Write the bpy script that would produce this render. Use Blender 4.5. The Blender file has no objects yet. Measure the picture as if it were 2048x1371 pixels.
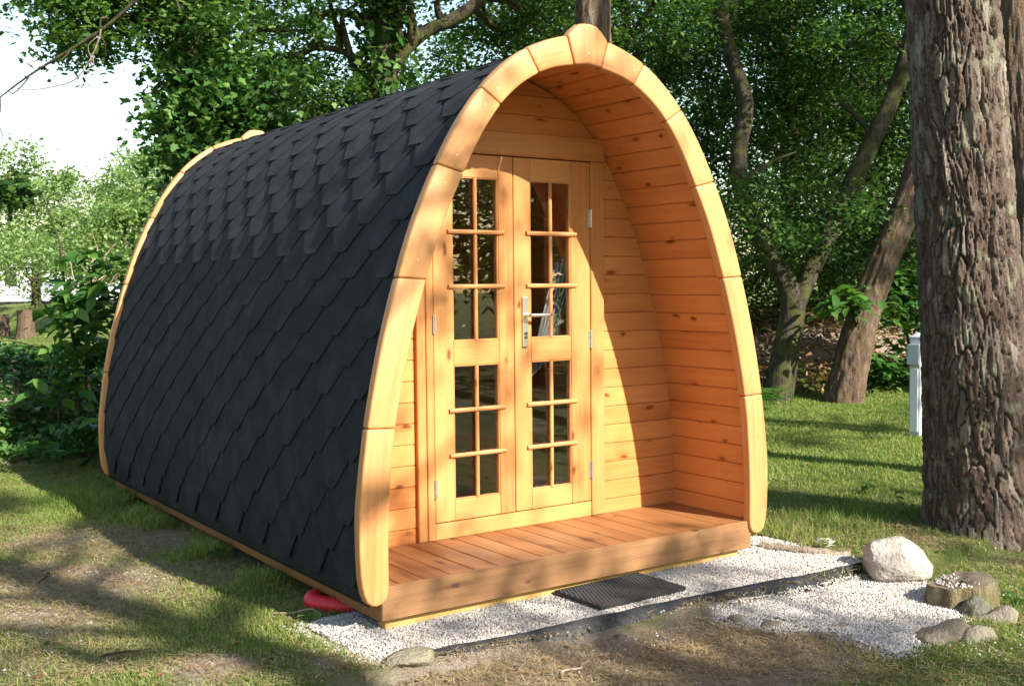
import bpy, bmesh, math, random
import numpy as np
from mathutils import Vector, Matrix
random.seed(7); RNG = np.random.default_rng(11)
S = bpy.context.scene
COL = S.collection
# ------------------------------------------------------------------ camera
CAM = np.array([-3.341, -4.163, 1.486]); YAW, PIT, ROLL = np.radians([34.711, -2.896, -0.535]); FPX = 2213.2
_fw = np.array([math.sin(YAW)*math.cos(PIT), math.cos(YAW)*math.cos(PIT), math.sin(PIT)])
_r = np.array([math.cos(YAW), -math.sin(YAW), 0]); _u = np.cross(_r, _fw)
_r2 = _r*math.cos(ROLL)+_u*math.sin(ROLL); _u2 = -_r*math.sin(ROLL)+_u*math.cos(ROLL)
cd = bpy.data.cameras.new('camera'); cam = bpy.data.objects.new('camera', cd); COL.objects.link(cam)
cd.sensor_width = 36; cd.lens = FPX/2048*36; cd.clip_start = 0.05; cd.clip_end = 600
cam.matrix_world = Matrix(((_r2[0], _u2[0], -_fw[0], CAM[0]), (_r2[1], _u2[1], -_fw[1], CAM[1]), (_r2[2], _u2[2], -_fw[2], CAM[2]), (0, 0, 0, 1)))
S.camera = cam
# ------------------------------------------------------------------ world, sun, exposure
SUNV = np.array([0.165, -0.67, 0.45]); SUNV /= np.linalg.norm(SUNV)
w = bpy.data.worlds.new('World'); S.world = w; w.use_nodes = True
nt = w.node_tree; bg = nt.nodes['Background']; sky = nt.nodes.new('ShaderNodeTexSky'); sky.sky_type = 'NISHITA'
sky.sun_disc = False; sky.sun_elevation = math.asin(SUNV[2]); sky.sun_rotation = math.atan2(SUNV[0], SUNV[1])
sky.air_density = 1.4; sky.dust_density = 0.8; sky.ozone_density = 1.0
nt.links.new(sky.outputs[0], bg.inputs[0]); bg.inputs[1].default_value = 0.10
sl = bpy.data.lights.new('sun', 'SUN'); sl.energy = 5.0; sl.angle = math.radians(0.55); sl.color = (1, .93, .82)
sun = bpy.data.objects.new('sun', sl); COL.objects.link(sun); sun.location = (4, -20, 15)
sun.rotation_euler = Vector(-SUNV).to_track_quat('-Z', 'Y').to_euler()
S.view_settings.view_transform = 'Standard'; S.view_settings.look = 'None'; S.view_settings.gamma = 1
S.view_settings.exposure = 1.45
S.render.engine = 'CYCLES'; S.cycles.max_bounces = 8; S.cycles.transparent_max_bounces = 12

# ------------------------------------------------------------------ pixel helpers (photo 2048x1371)
def ray(px, py): return _fw+_r2*(px-1024)/FPX-_u2*(py-685.5)/FPX
def at(px, py, depth): return CAM+ray(px, py)*depth           # depth along the optical axis
def onz(px, py, z=0.0):
    d = ray(px, py); return CAM+d*((z-CAM[2])/d[2])
def ony(px, py, y):
    d = ray(px, py); return CAM+d*((y-CAM[1])/d[1])

# ------------------------------------------------------------------ noise
def _hash(ix, iy, iz, seed):
    h = (ix*374761393+iy*668265263+iz*2147483647+seed*974634777) & 0xFFFFFFFF
    h = ((h ^ (h >> 13))*1274126177) & 0xFFFFFFFF
    return ((h ^ (h >> 16)) & 0xFFFF)/65535.0
def vnoise(x, y, z=0.0, seed=0):
    x, y, z = np.broadcast_arrays(np.asarray(x, float), np.asarray(y, float), np.asarray(z, float))
    ix, iy, iz = np.floor(x).astype(np.int64), np.floor(y).astype(np.int64), np.floor(z).astype(np.int64)
    fx, fy, fz = x-ix, y-iy, z-iz
    fx, fy, fz = [f*f*(3-2*f) for f in (fx, fy, fz)]
    r = 0
    for dx in (0, 1):
        for dy in (0, 1):
            for dz in (0, 1):
                r = r+_hash(ix+dx, iy+dy, iz+dz, seed)*(fx if dx else 1-fx)*(fy if dy else 1-fy)*(fz if dz else 1-fz)
    return r
def fbm(x, y, z=0.0, seed=0, o=4):
    r, a, t = 0, 1.0, 0
    for k in range(o):
        r = r+a*vnoise(np.asarray(x)*2**k, np.asarray(y)*2**k, np.asarray(z)*2**k, seed+k); t += a; a *= .5
    return r/t
def sstep(a, b, x):
    t = np.clip((np.asarray(x, float)-a)/(b-a), 0, 1); return t*t*(3-2*t)

# ------------------------------------------------------------------ materials
def nodes(name):
    m = bpy.data.materials.new(name); m.use_nodes = True; t = m.node_tree; t.nodes.clear()
    out = t.nodes.new('ShaderNodeOutputMaterial')
    def N(ty, **kw):
        n = t.nodes.new('ShaderNode'+ty)
        for k, v in kw.items():
            if k.startswith('i_'): n.inputs[k[2:].replace('_', ' ')].default_value = v
            elif isinstance(k, str): setattr(n, k, v)
        return n
    def L(a, b): t.links.new(a, b)
    return m, t, out, N, L
def ramp(N, L, fac, stops, interp='LINEAR'):
    n = N('ValToRGB'); n.color_ramp.interpolation = interp; e = n.color_ramp.elements
    while len(e) < len(stops): e.new(.5)
    for i, (p, c) in enumerate(stops):
        e[i].position = p; e[i].color = (c if len(c) == 4 else (*c, 1)) if hasattr(c, '__len__') else (c, c, c, 1)
    L(fac, n.inputs[0]); return n.outputs[0]
def mixc(N, L, fac, a, b, mode='MIX'):
    n = N('Mix', data_type='RGBA', blend_type=mode)
    for sck, v in ((n.inputs['Factor'], fac), (n.inputs[6], a), (n.inputs[7], b)):
        if hasattr(v, 'links'): L(v, sck)
        elif hasattr(v, '__len__'): sck.default_value = (*v[:3], 1)
        else: sck.default_value = v
    return n.outputs[2]
def mth(N, L, op, a, b=None, c=None):
    n = N('Math', operation=op)
    for i, v in enumerate((a, b, c)):
        if v is None: continue
        if hasattr(v, 'links'): L(v, n.inputs[i])
        else: n.inputs[i].default_value = v
    return n.outputs[0]
def principled(N, L, out, col, rough=.6, spec=.3, normal=None, metal=0):
    p = N('BsdfPrincipled')
    for k, v in (('Base Color', col), ('Roughness', rough), ('Specular IOR Level', spec), ('Metallic', metal)):
        if hasattr(v, 'links'): L(v, p.inputs[k])
        elif hasattr(v, '__len__'): p.inputs[k].default_value = (*v[:3], 1)
        else: p.inputs[k].default_value = v
    if normal is not None: L(normal, p.inputs['Normal'])
    L(p.outputs[0], out.inputs[0]); return p
def bump(N, L, h, strength=.3, dist=.01):
    b = N('Bump'); b.inputs['Strength'].default_value = strength; b.inputs['Distance'].default_value = dist
    L(h, b.inputs['Height']); return b.outputs[0]
def plain(name, col, rough=.6, spec=.3, metal=0, var=.12, scale=30, bmp=.0):
    m, t, out, N, L = nodes(name)
    tc = N('TexCoord'); nz = N('TexNoise'); nz.inputs['Scale'].default_value = scale; nz.inputs['Detail'].default_value = 6
    L(tc.outputs['Object'], nz.inputs['Vector'])
    c = ramp(N, L, nz.outputs[0], [(.3, [max(0, v*(1-var)) for v in col]), (.7, [min(1, v*(1+var)) for v in col])])
    principled(N, L, out, c, rough, spec, bump(N, L, nz.outputs[0], bmp, .01) if bmp else None, metal)
    return m
def wood(name, axis, light, dark, knots=.5, rough=.42, grain=1.0, groove=0):
    """stained softwood, grain along a local axis of each board; boards differ by their object random value"""
    m, t, out, N, L = nodes(name)
    tc = N('TexCoord'); oi = N('ObjectInfo')
    sep = N('SeparateXYZ'); L(tc.outputs['Object'], sep.inputs[0])
    o = [sep.outputs[i] for i in range(3)]
    long = o[axis]; a, b = [o[i] for i in range(3) if i != axis]
    off = mth(N, L, 'MULTIPLY', oi.outputs['Random'], 37.0)
    longo = mth(N, L, 'ADD', long, off)
    cx = N('CombineXYZ'); L(longo, cx.inputs[0]); L(mth(N, L, 'ADD', a, off), cx.inputs[1]); L(b, cx.inputs[2])
    # knots
    ks = N('VectorMath', operation='MULTIPLY'); ks.inputs[1].default_value = (5.5, 13, 13); kw = N('TexNoise'); kw.inputs['Scale'].default_value = 9; L(cx.outputs[0], kw.inputs['Vector']); ka = N('VectorMath', operation='MULTIPLY_ADD'); ka.inputs[1].default_value = (.10, .03, .03); L(kw.outputs['Color'], ka.inputs[0]); L(cx.outputs[0], ka.inputs[2]); L(ka.outputs[0], ks.inputs[0])
    vo = N('TexVoronoi', voronoi_dimensions='3D'); vo.inputs['Scale'].default_value = 1.0; L(ks.outputs[0], vo.inputs['Vector'])
    sr = N('SeparateColor'); L(vo.outputs['Color'], sr.inputs[0])
    thr = mth(N, L, 'MULTIPLY', mth(N, L, 'GREATER_THAN', sr.outputs[0], 1-knots), .19)
    kd = mth(N, L, 'DIVIDE', vo.outputs['Distance'], mth(N, L, 'ADD', thr, .001))
    kn = ramp(N, L, kd, [(.0, .95), (.55, .8), (1.0, 0)])
    halo = ramp(N, L, mth(N, L, 'MULTIPLY', kd, .42), [(.0, 1.0), (1.0, 0)])
    # grain
    gs = N('VectorMath', operation='MULTIPLY'); gs.inputs[1].default_value = (1.3, 26, 26); L(cx.outputs[0], gs.inputs[0])
    gn = N('TexNoise'); gn.inputs['Scale'].default_value = 1.0; gn.inputs['Detail'].default_value = 5; gn.inputs['Distortion'].default_value = .6
    L(gs.outputs[0], gn.inputs['Vector'])
    fs = N('VectorMath', operation='MULTIPLY'); fs.inputs[1].default_value = (6, 190, 190); L(cx.outputs[0], fs.inputs[0])
    fn = N('TexNoise'); fn.inputs['Scale'].default_value = 1.0; fn.inputs['Detail'].default_value = 3; L(fs.outputs[0], fn.inputs['Vector'])
    bs = N('VectorMath', operation='MULTIPLY'); bs.inputs[1].default_value = (1.2, 5, 5); L(cx.outputs[0], bs.inputs[0])
    bn = N('TexNoise'); bn.inputs['Scale'].default_value = 1.0; bn.inputs['Detail'].default_value = 2; L(bs.outputs[0], bn.inputs['Vector'])
    g = mth(N, L, 'ADD', mth(N, L, 'MULTIPLY', gn.outputs[0], .6*grain), mth(N, L, 'MULTIPLY', fn.outputs[0], .25*grain))
    g = mth(N, L, 'ADD', g, mth(N, L, 'MULTIPLY', bn.outputs[0], .5))
    g = mth(N, L, 'ADD', g, mth(N, L, 'MULTIPLY', mth(N, L, 'SUBTRACT', oi.outputs['Random'], .5), .24))
    g = mth(N, L, 'ADD', g, mth(N, L, 'MULTIPLY', halo, .22))
    c = ramp(N, L, g, [(.42, light), (.75, [(x*.6+y*.4) for x, y in zip(light, dark)]), (1.05, dark)])
    c = mixc(N, L, kn, c, [dark[0]*.34, dark[1]*.26, dark[2]*.3])
    hgt = mth(N, L, 'ADD', gn.outputs[0], mth(N, L, 'MULTIPLY', fn.outputs[0], .5))
    if groove:
        wv = N('TexWave', wave_type='BANDS', bands_direction='XYZ'[groove-1]); wv.inputs['Scale'].default_value = 38; L(tc.outputs['Object'], wv.inputs['Vector'])
        hgt = mth(N, L, 'ADD', hgt, mth(N, L, 'MULTIPLY', wv.outputs['Fac'], 1.6))
    rg = mth(N, L, 'ADD', mth(N, L, 'MULTIPLY', gn.outputs[0], .2), rough-.08)
    principled(N, L, out, c, rg, .35, bump(N, L, hgt, .22, .0025))
    return m
PINE_L, PINE_D = (.60, .25, .078), (.41, .132, .032)
ARCH_L, ARCH_D = (.58, .282, .108), (.40, .155, .050)
DECK_L, DECK_D = (.31, .142, .050), (.16, .064, .021)
M = {}
for i, a in enumerate('xyz'):
    M['pine_'+a] = wood('stained_pine_'+a, i, PINE_L, PINE_D, .5)
    M['arch_'+a] = wood('arch_timber_'+a, i, ARCH_L, ARCH_D, .09, .5, 1.05)
    M['joinery_'+a] = wood('joinery_pine_'+a, i, (.57, .268, .092), (.39, .142, .040), .16, .42, 1.05)
M['deck_y'] = wood('deck_timber_y', 1, DECK_L, DECK_D, .3, .5, 1.1)
M['fascia_x'] = wood('fascia_timber_x', 0, (.29, .148, .062), (.125, .058, .024), .35, .55, 1.2, 3)
M['beam_x'] = wood('treated_beam_x', 0, (.50, .31, .10), (.34, .18, .05), .1, .6, .7)
M['sill_y'] = wood('sill_timber_y', 1, (.30, .13, .045), (.15, .055, .018), .2, .6)

def bitumen():
    m, t, out, N, L = nodes('bitumen_granules')
    tc = N('TexCoord'); oi = N('ObjectInfo'); geo = N('NewGeometry')
    nz = N('TexNoise'); nz.inputs['Scale'].default_value = 420; nz.inputs['Detail'].default_value = 3; L(geo.outputs['Position'], nz.inputs['Vector'])
    n2 = N('TexNoise'); n2.inputs['Scale'].default_value = 7; n2.inputs['Detail'].default_value = 5; L(geo.outputs['Position'], n2.inputs['Vector'])
    st = N('VectorMath', operation='MULTIPLY'); st.inputs[1].default_value = (14, 14, 2.2); L(geo.outputs['Position'], st.inputs[0])
    n3 = N('TexNoise'); n3.inputs['Scale'].default_value = 1; n3.inputs['Detail'].default_value = 6; L(st.outputs[0], n3.inputs['Vector'])
    n4 = N('TexNoise'); n4.inputs['Scale'].default_value = 150; n4.inputs['Detail'].default_value = 4; n4.inputs['Roughness'].default_value = .8; L(geo.outputs['Position'], n4.inputs['Vector'])
    v = mth(N, L, 'ADD', mth(N, L, 'MULTIPLY', mth(N, L, 'ADD', mth(N, L, 'MULTIPLY', nz.outputs[0], .4), mth(N, L, 'MULTIPLY', n4.outputs[0], .6)), .95), mth(N, L, 'MULTIPLY', n2.outputs[0], .35))
    v = mth(N, L, 'ADD', v, mth(N, L, 'MULTIPLY', oi.outputs['Random'], .05))
    c = ramp(N, L, v, [(.45, (.0040, .0049, .0076)), (.68, (.0110, .0130, .0185)), (.95, (.085, .09, .10))])
    c = mixc(N, L, ramp(N, L, n3.outputs[0], [(.62, 0), (.8, .22)]), c, (.09, .10, .10))
    principled(N, L, out, c, .82, .35, bump(N, L, n4.outputs[0], 1.0, .016)); return m
M['bitumen'] = bitumen()
def glass():
    m, t, out, N, L = nodes('window_glass')
    tr = N('BsdfTransparent'); tr.inputs[0].default_value = (.97, .98, .975, 1)
    gl = N('BsdfGlossy'); gl.inputs['Roughness'].default_value = .003; gl.inputs[0].default_value = (1, 1, 1, 1)
    fr = N('Fresnel'); fr.inputs[0].default_value = 1.52
    mx = N('MixShader'); L(mth(N, L, 'MULTIPLY', fr.outputs[0], 1.2), mx.inputs[0]); L(tr.outputs[0], mx.inputs[1]); L(gl.outputs[0], mx.inputs[2])
    L(mx.outputs[0], out.inputs[0]); return m
M['glass'] = glass()
M['steel'] = plain('brushed_steel', (.72, .71, .68), .32, .5, 1, .05, 60)
M['zinc'] = plain('zinc_hinge', (.6, .59, .56), .4, .5, 1, .1, 80)
M['dark_hole'] = plain('dark_metal', (.03, .03, .03), .5)
M['rubber'] = plain('black_rubber', (.016, .018, .021), .55, .4, 0, .3, 60, .3)
M['plastic_edge'] = plain('black_edging_plastic', (.007, .0075, .009), .5, .4, 0, .4, 25, .4)
M['red_plastic'] = plain('red_corrugated_plastic', (.55, .02, .03), .45, .4, 0, .1, 20)
M['red_fabric'] = plain('red_mattress_fabric', (.35, .02, .03), .85, .1, 0, .15, 40, .2)
M['grey_post'] = plain('grey_painted_metal', (.50, .53, .56), .45, .4, 0, .06, 15)
M['white_panel'] = plain('white_panel', (.78, .79, .80), .5, .3, 0, .04, 4)
M['grey_roof'] = plain('pale_roof_sheet', (.7, .72, .74), .5, .3, 0, .06, 3)
M['dark_glass'] = plain('dark_window', (.03, .035, .04), .15, .5, 0, .2, 3)
M['boulder'] = None
def rock(name, light, dark, green=0, scale=5):
    m, t, out, N, L = nodes(name)
    tc = N('TexCoord'); oi = N('ObjectInfo'); ad = N('VectorMath', operation='ADD'); L(tc.outputs['Object'], ad.inputs[0]); L(oi.outputs['Random'], ad.inputs[1])
    n1 = N('TexNoise'); n1.inputs['Scale'].default_value = scale; n1.inputs['Detail'].default_value = 9; n1.inputs['Roughness'].default_value = .65; L(ad.outputs[0], n1.inputs['Vector'])
    n2 = N('TexNoise'); n2.inputs['Scale'].default_value = scale*9; n2.inputs['Detail'].default_value = 6; L(ad.outputs[0], n2.inputs['Vector'])
    c = ramp(N, L, n1.outputs[0], [(.33, dark), (.5, [(a+b)/2 for a, b in zip(light, dark)]), (.62, light)])
    c = mixc(N, L, ramp(N, L, n2.outputs[0], [(.55, 0), (.75, .35)]), c, [v*.55 for v in dark])
    if green: c = mixc(N, L, ramp(N, L, n1.outputs[0], [(.45, 0), (.6, green)]), c, (.10, .14, .05))
    h = mth(N, L, 'ADD', n1.outputs[0], mth(N, L, 'MULTIPLY', n2.outputs[0], .5))
    principled(N, L, out, c, .85, .2, bump(N, L, h, 1.0, .03)); return m
M['boulder'] = rock('pale_boulder_stone', (.40, .365, .325), (.23, .19, .155), 0, 6)
M['stone'] = rock('pale_field_stone', (.27, .23, .18), (.15, .12, .09), .3, 9)
M['mossy_stone'] = rock('mossy_grey_stone', (.17, .16, .13), (.08, .075, .06), .5, 9)
def bark(name, cols, lichen=0.0, scale=1.0, moss=0.0, bmp=.8):
    m, t, out, N, L = nodes(name)
    geo = N('NewGeometry'); oi = N('ObjectInfo')
    s1 = N('VectorMath', operation='MULTIPLY'); s1.inputs[1].default_value = (22*scale, 22*scale, 5*scale); L(geo.outputs['Position'], s1.inputs[0])
    n1 = N('TexNoise'); n1.inputs['Scale'].default_value = 1; n1.inputs['Detail'].default_value = 8; n1.inputs['Distortion'].default_value = .8; L(s1.outputs[0], n1.inputs['Vector'])
    n2 = N('TexNoise'); n2.inputs['Scale'].default_value = 7*scale; n2.inputs['Detail'].default_value = 6; L(geo.outputs['Position'], n2.inputs['Vector'])
    n3 = N('TexNoise'); n3.inputs['Scale'].default_value = 90*scale; n3.inputs['Detail'].default_value = 4; L(geo.outputs['Position'], n3.inputs['Vector'])
    v = mth(N, L, 'ADD', mth(N, L, 'MULTIPLY', n1.outputs[0], .6), mth(N, L, 'MULTIPLY', n3.outputs[0], .4))
    c = ramp(N, L, v, [(.32, cols[0]), (.5, cols[1]), (.66, cols[2])])
    pa = N('Attribute', attribute_name='plate')
    if name == 'pine_bark': c = mixc(N, L, mth(N, L, 'MULTIPLY', pa.outputs['Fac'], .75), c, ramp(N, L, mth(N, L, 'FRACT', mth(N, L, 'MULTIPLY', pa.outputs['Fac'], 7.31)), [(0, (.045, .027, .020)), (.35, (.095, .064, .048)), (.7, (.155, .122, .10)), (1, (.26, .225, .19))]))
    if lichen: c = mixc(N, L, ramp(N, L, n2.outputs[0], [(.54, 0), (.64, lichen)]), c, (.34, .36, .24))
    if moss: c = mixc(N, L, ramp(N, L, n2.outputs[0], [(.42, moss), (.56, 0)]), c, (.10, .12, .025))
    h = mth(N, L, 'ADD', n1.outputs[0], mth(N, L, 'MULTIPLY', n3.outputs[0], .4))
    principled(N, L, out, c, .9, .12, bump(N, L, h, bmp, .02)); return m
M['pine_bark'] = bark('pine_bark', [(.030, .019, .014), (.082, .056, .042), (.165, .130, .105)], .3, 1.0, 0, .8)
M['oak_bark'] = bark('oak_bark', [(.016, .012, .009), (.038, .029, .022), (.075, .06, .046)], .08, 1.0, .4, 1.0)
M['red_bark'] = bark('ruddy_pine_bark', [(.04, .024, .017), (.095, .06, .043), (.17, .115, .085)], .08, .8, .15, 1.0)
M['twig'] = bark('pale_dead_twig', [(.16, .12, .085), (.28, .22, .16), (.40, .33, .25)], 0, 2.0)
M['stump_wood'] = bark('weathered_stump_side', [(.06, .042, .026), (.13, .098, .062), (.22, .175, .115)], .25, 1.5, .4)
def stump_top():
    m, t, out, N, L = nodes('weathered_end_grain')
    tc = N('TexCoord'); wv = N('TexWave', wave_type='RINGS', rings_direction='Z'); wv.inputs['Scale'].default_value = 28; wv.inputs['Distortion'].default_value = 5; wv.inputs['Detail'].default_value = 4
    L(tc.outputs['Object'], wv.inputs['Vector']); nz = N('TexNoise'); nz.inputs['Scale'].default_value = 12; nz.inputs['Detail'].default_value = 6; L(tc.outputs['Object'], nz.inputs['Vector'])
    c = ramp(N, L, mth(N, L, 'ADD', mth(N, L, 'MULTIPLY', wv.outputs[1], .35), mth(N, L, 'MULTIPLY', nz.outputs[0], .8)), [(.35, (.075, .055, .035)), (.8, (.22, .18, .13))])
    principled(N, L, out, c, .9, .1, bump(N, L, nz.outputs[0], .6, .01)); return m
M['stump_top'] = stump_top()
def leafmat(name, a, b, c3, trans=.4, rough=.5, spec=.35):
    """a, b, c3: leaf colours picked per leaf by the vertex attribute 'rnd'"""
    m, t, out, N, L = nodes(name)
    at_ = N('Attribute', attribute_name='rnd'); nz = N('TexNoise'); nz.inputs['Scale'].default_value = 1.1; nz.inputs['Detail'].default_value = 3
    geo = N('NewGeometry'); L(geo.outputs['Position'], nz.inputs['Vector'])
    v = mth(N, L, 'ADD', mth(N, L, 'MULTIPLY', at_.outputs['Fac'], .75), mth(N, L, 'MULTIPLY', nz.outputs[0], .3))
    col = ramp(N, L, v, [(.12, a), (.5, b), (.92, c3)])
    p = N('BsdfPrincipled'); L(col, p.inputs['Base Color']); p.inputs['Roughness'].default_value = rough; p.inputs['Specular IOR Level'].default_value = spec
    tl = N('BsdfTranslucent'); L(mixc(N, L, 1.0, col, (1.25, 1.35, .7), 'MULTIPLY'), tl.inputs[0])
    mx = N('MixShader'); mx.inputs[0].default_value = trans; L(p.outputs[0], mx.inputs[1]); L(tl.outputs[0], mx.inputs[2]); L(mx.outputs[0], out.inputs[0])
    return m
M['oak_leaf'] = leafmat('oak_leaf', (.022, .062, .012), (.05, .12, .022), (.15, .24, .05))
M['ivy_leaf'] = leafmat('ivy_leaf', (.018, .06, .012), (.04, .11, .022), (.12, .21, .05), .3, .38)
M['dark_leaf'] = leafmat('shade_tinted_leaf', (.014, .045, .012), (.034, .092, .02), (.14, .23, .05), .4)  # the wood's shade darkens these leaf colours; the last tone paints sunlit leaves
M['big_leaf'] = leafmat('chestnut_leaf', (.025, .075, .015), (.05, .13, .025), (.11, .21, .04), .38, .4)
M['pale_leaf'] = leafmat('sun_paled_leaf', (.085, .165, .045), (.17, .265, .08), (.28, .36, .14), .45)  # pallor of strong sun and overexposure is put into this leaf colour
M['pine_leaf'] = leafmat('pine_needles_live', (.07, .12, .04), (.15, .22, .075), (.25, .31, .13), .35)
M['dead_leaf'] = leafmat('dead_bracken', (.12, .06, .03), (.24, .14, .07), (.38, .26, .15), .25, .8, .1)
M['fern_leaf'] = leafmat('fern_frond', (.03, .09, .015), (.06, .15, .025), (.1, .22, .04), .45)
M['grass'] = leafmat('grass_blade', (.075, .145, .026), (.155, .225, .048), (.36, .34, .12), .35, .65, .15)
M['dry_grass'] = leafmat('dry_grass_blade', (.20, .15, .075), (.32, .25, .13), (.44, .36, .21), .25, .8, .1)
M['needle'] = leafmat('fallen_needle', (.13, .06, .03), (.22, .11, .06), (.32, .18, .10), .05, .8, .1)
M['white_flower'] = leafmat('white_leaf', (.6, .62, .58), (.72, .74, .7), (.8, .8, .78), .3)
def gravelmat():
    m, t, out, N, L = nodes('white_marble_chips')
    a = N('Attribute', attribute_name='rnd'); geo = N('NewGeometry'); nz = N('TexNoise'); nz.inputs['Scale'].default_value = 2.2; nz.inputs['Detail'].default_value = 5; L(geo.outputs['Position'], nz.inputs['Vector'])
    c = ramp(N, L, a.outputs['Fac'], [(0, (.20, .178, .15)), (.3, (.37, .342, .305)), (1, (.54, .515, .475))])
    c = mixc(N, L, ramp(N, L, nz.outputs[0], [(.5, 0), (.75, .45)]), c, (.52, .45, .37))
    principled(N, L, out, c, .75, .3); return m
M['gravel'] = gravelmat()
def groundmat():
    m, t, out, N, L = nodes('lawn_soil')
    geo = N('NewGeometry'); at_ = N('Attribute', attribute_name='grass')
    n1 = N('TexNoise'); n1.inputs['Scale'].default_value = 3.5; n1.inputs['Detail'].default_value = 10; n1.inputs['Roughness'].default_value = .62; L(geo.outputs['Position'], n1.inputs['Vector'])
    n2 = N('TexNoise'); n2.inputs['Scale'].default_value = 75; n2.inputs['Detail'].default_value = 7; n2.inputs['Roughness'].default_value = .78; L(geo.outputs['Position'], n2.inputs['Vector'])
    vo = N('TexVoronoi'); vo.inputs['Scale'].default_value = 55; L(geo.outputs['Position'], vo.inputs['Vector'])
    soil = ramp(N, L, mth(N, L, 'ADD', mth(N, L, 'MULTIPLY', n1.outputs[0], .55), mth(N, L, 'MULTIPLY', n2.outputs[0], .45)),
                [(.34, (.21, .158, .115)), (.47, (.40, .315, .24)), (.62, (.60, .51, .405))])
    sc = N('SeparateColor'); L(vo.outputs['Color'], sc.inputs[0])
    peb = mth(N, L, 'MULTIPLY', mth(N, L, 'GREATER_THAN', sc.outputs[0], .93), mth(N, L, 'LESS_THAN', vo.outputs['Distance'], .3))
    soil = mixc(N, L, peb, soil, (.55, .51, .45))
    n5 = N('TexNoise'); n5.inputs['Scale'].default_value = 190; n5.inputs['Detail'].default_value = 5; n5.inputs['Roughness'].default_value = .75; L(geo.outputs['Position'], n5.inputs['Vector'])
    soil = mixc(N, L, ramp(N, L, n5.outputs[0], [(.36, .4), (.47, 0)]), soil, (.085, .06, .042)); soil = mixc(N, L, ramp(N, L, n5.outputs[0], [(.56, 0), (.7, .6)]), soil, (.55, .47, .37))
    grs = ramp(N, L, mth(N, L, 'ADD', mth(N, L, 'MULTIPLY', n1.outputs[0], .5), mth(N, L, 'MULTIPLY', n2.outputs[0], .5)), [(.35, (.065, .095, .024)), (.5, (.14, .18, .048)), (.66, (.29, .28, .11))])
    f = ramp(N, L, mth(N, L, 'ADD', at_.outputs['Fac'], mth(N, L, 'MULTIPLY', mth(N, L, 'SUBTRACT', n2.outputs[0], .5), .9)), [(.3, 0), (.62, 1)])
    c = mixc(N, L, f, soil, grs)
    principled(N, L, out, c, .95, .1, bump(N, L, mth(N, L, 'ADD', n2.outputs[0], mth(N, L, 'MULTIPLY', n5.outputs[0], .8)), 1.0, .03)); return m
M['ground'] = groundmat()
M['gravel_bed'] = plain('gravel_bed', (.42, .385, .335), .9, .1, 0, .3, 90, .8)
def stripes():
    m, t, out, N, L = nodes('striped_curtain_cloth')
    uv = N('UVMap'); sp = N('SeparateXYZ'); L(uv.outputs[0], sp.inputs[0])
    sw = mth(N, L, 'FRACT', mth(N, L, 'MULTIPLY', sp.outputs[0], 11.0))
    c = ramp(N, L, sw, [(0, (.26, .25, .25)), (.5, (.26, .25, .25)), (.56, (.12, .115, .12)), (1, (.12, .115, .12))], 'CONSTANT')
    principled(N, L, out, c, .9, .1); return m
M['stripes'] = stripes()

# ------------------------------------------------------------------ object helpers
WM = {}
def link(o, parent=None, Mw=None):
    Mw = Mw or Matrix.Identity(4); COL.objects.link(o); WM[o.name] = Mw
    if parent is not None:
        o.parent = parent; o.matrix_basis = WM[parent.name].inverted() @ Mw
    else: o.matrix_basis = Mw
    return o
def tag(o, label=None, cat=None, group=None, kind=None):
    for k, v in (('label', label), ('category', cat), ('group', group), ('kind', kind)):
        if v: o[k] = v
    return o
def empty(name, loc, label, cat, group=None):
    o = bpy.data.objects.new(name, None); o.empty_display_size = .1
    link(o, None, Matrix.Translation(Vector(loc))); return tag(o, label, cat, group)
def fast_mesh(name, V, F, rnd=None, smooth=False, fattr=None):
    """V (n,3); F (m,k) uniform polygons"""
    V = np.asarray(V, np.float32); F = np.asarray(F, np.int32); me = bpy.data.meshes.new(name)
    me.vertices.add(len(V)); me.vertices.foreach_set('co', V.ravel())
    k = F.shape[1]; me.loops.add(F.size); me.loops.foreach_set('vertex_index', F.ravel())
    me.polygons.add(len(F)); me.polygons.foreach_set('loop_start', np.arange(0, F.size, k, dtype=np.int32)); me.polygons.foreach_set('loop_total', np.full(len(F), k, np.int32))
    if smooth: me.polygons.foreach_set('use_smooth', np.ones(len(F), bool))
    me.update(calc_edges=True)
    if rnd is not None:
        a = me.attributes.new(fattr or 'rnd', 'FLOAT', 'POINT'); a.data.foreach_set('value', np.asarray(rnd, np.float32))
    return me
def obj(name, me, mat, parent=None, Mw=None):
    o = bpy.data.objects.new(name, me)
    if mat is not None and not me.materials: me.materials.append(mat)
    return link(o, parent, Mw)
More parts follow.
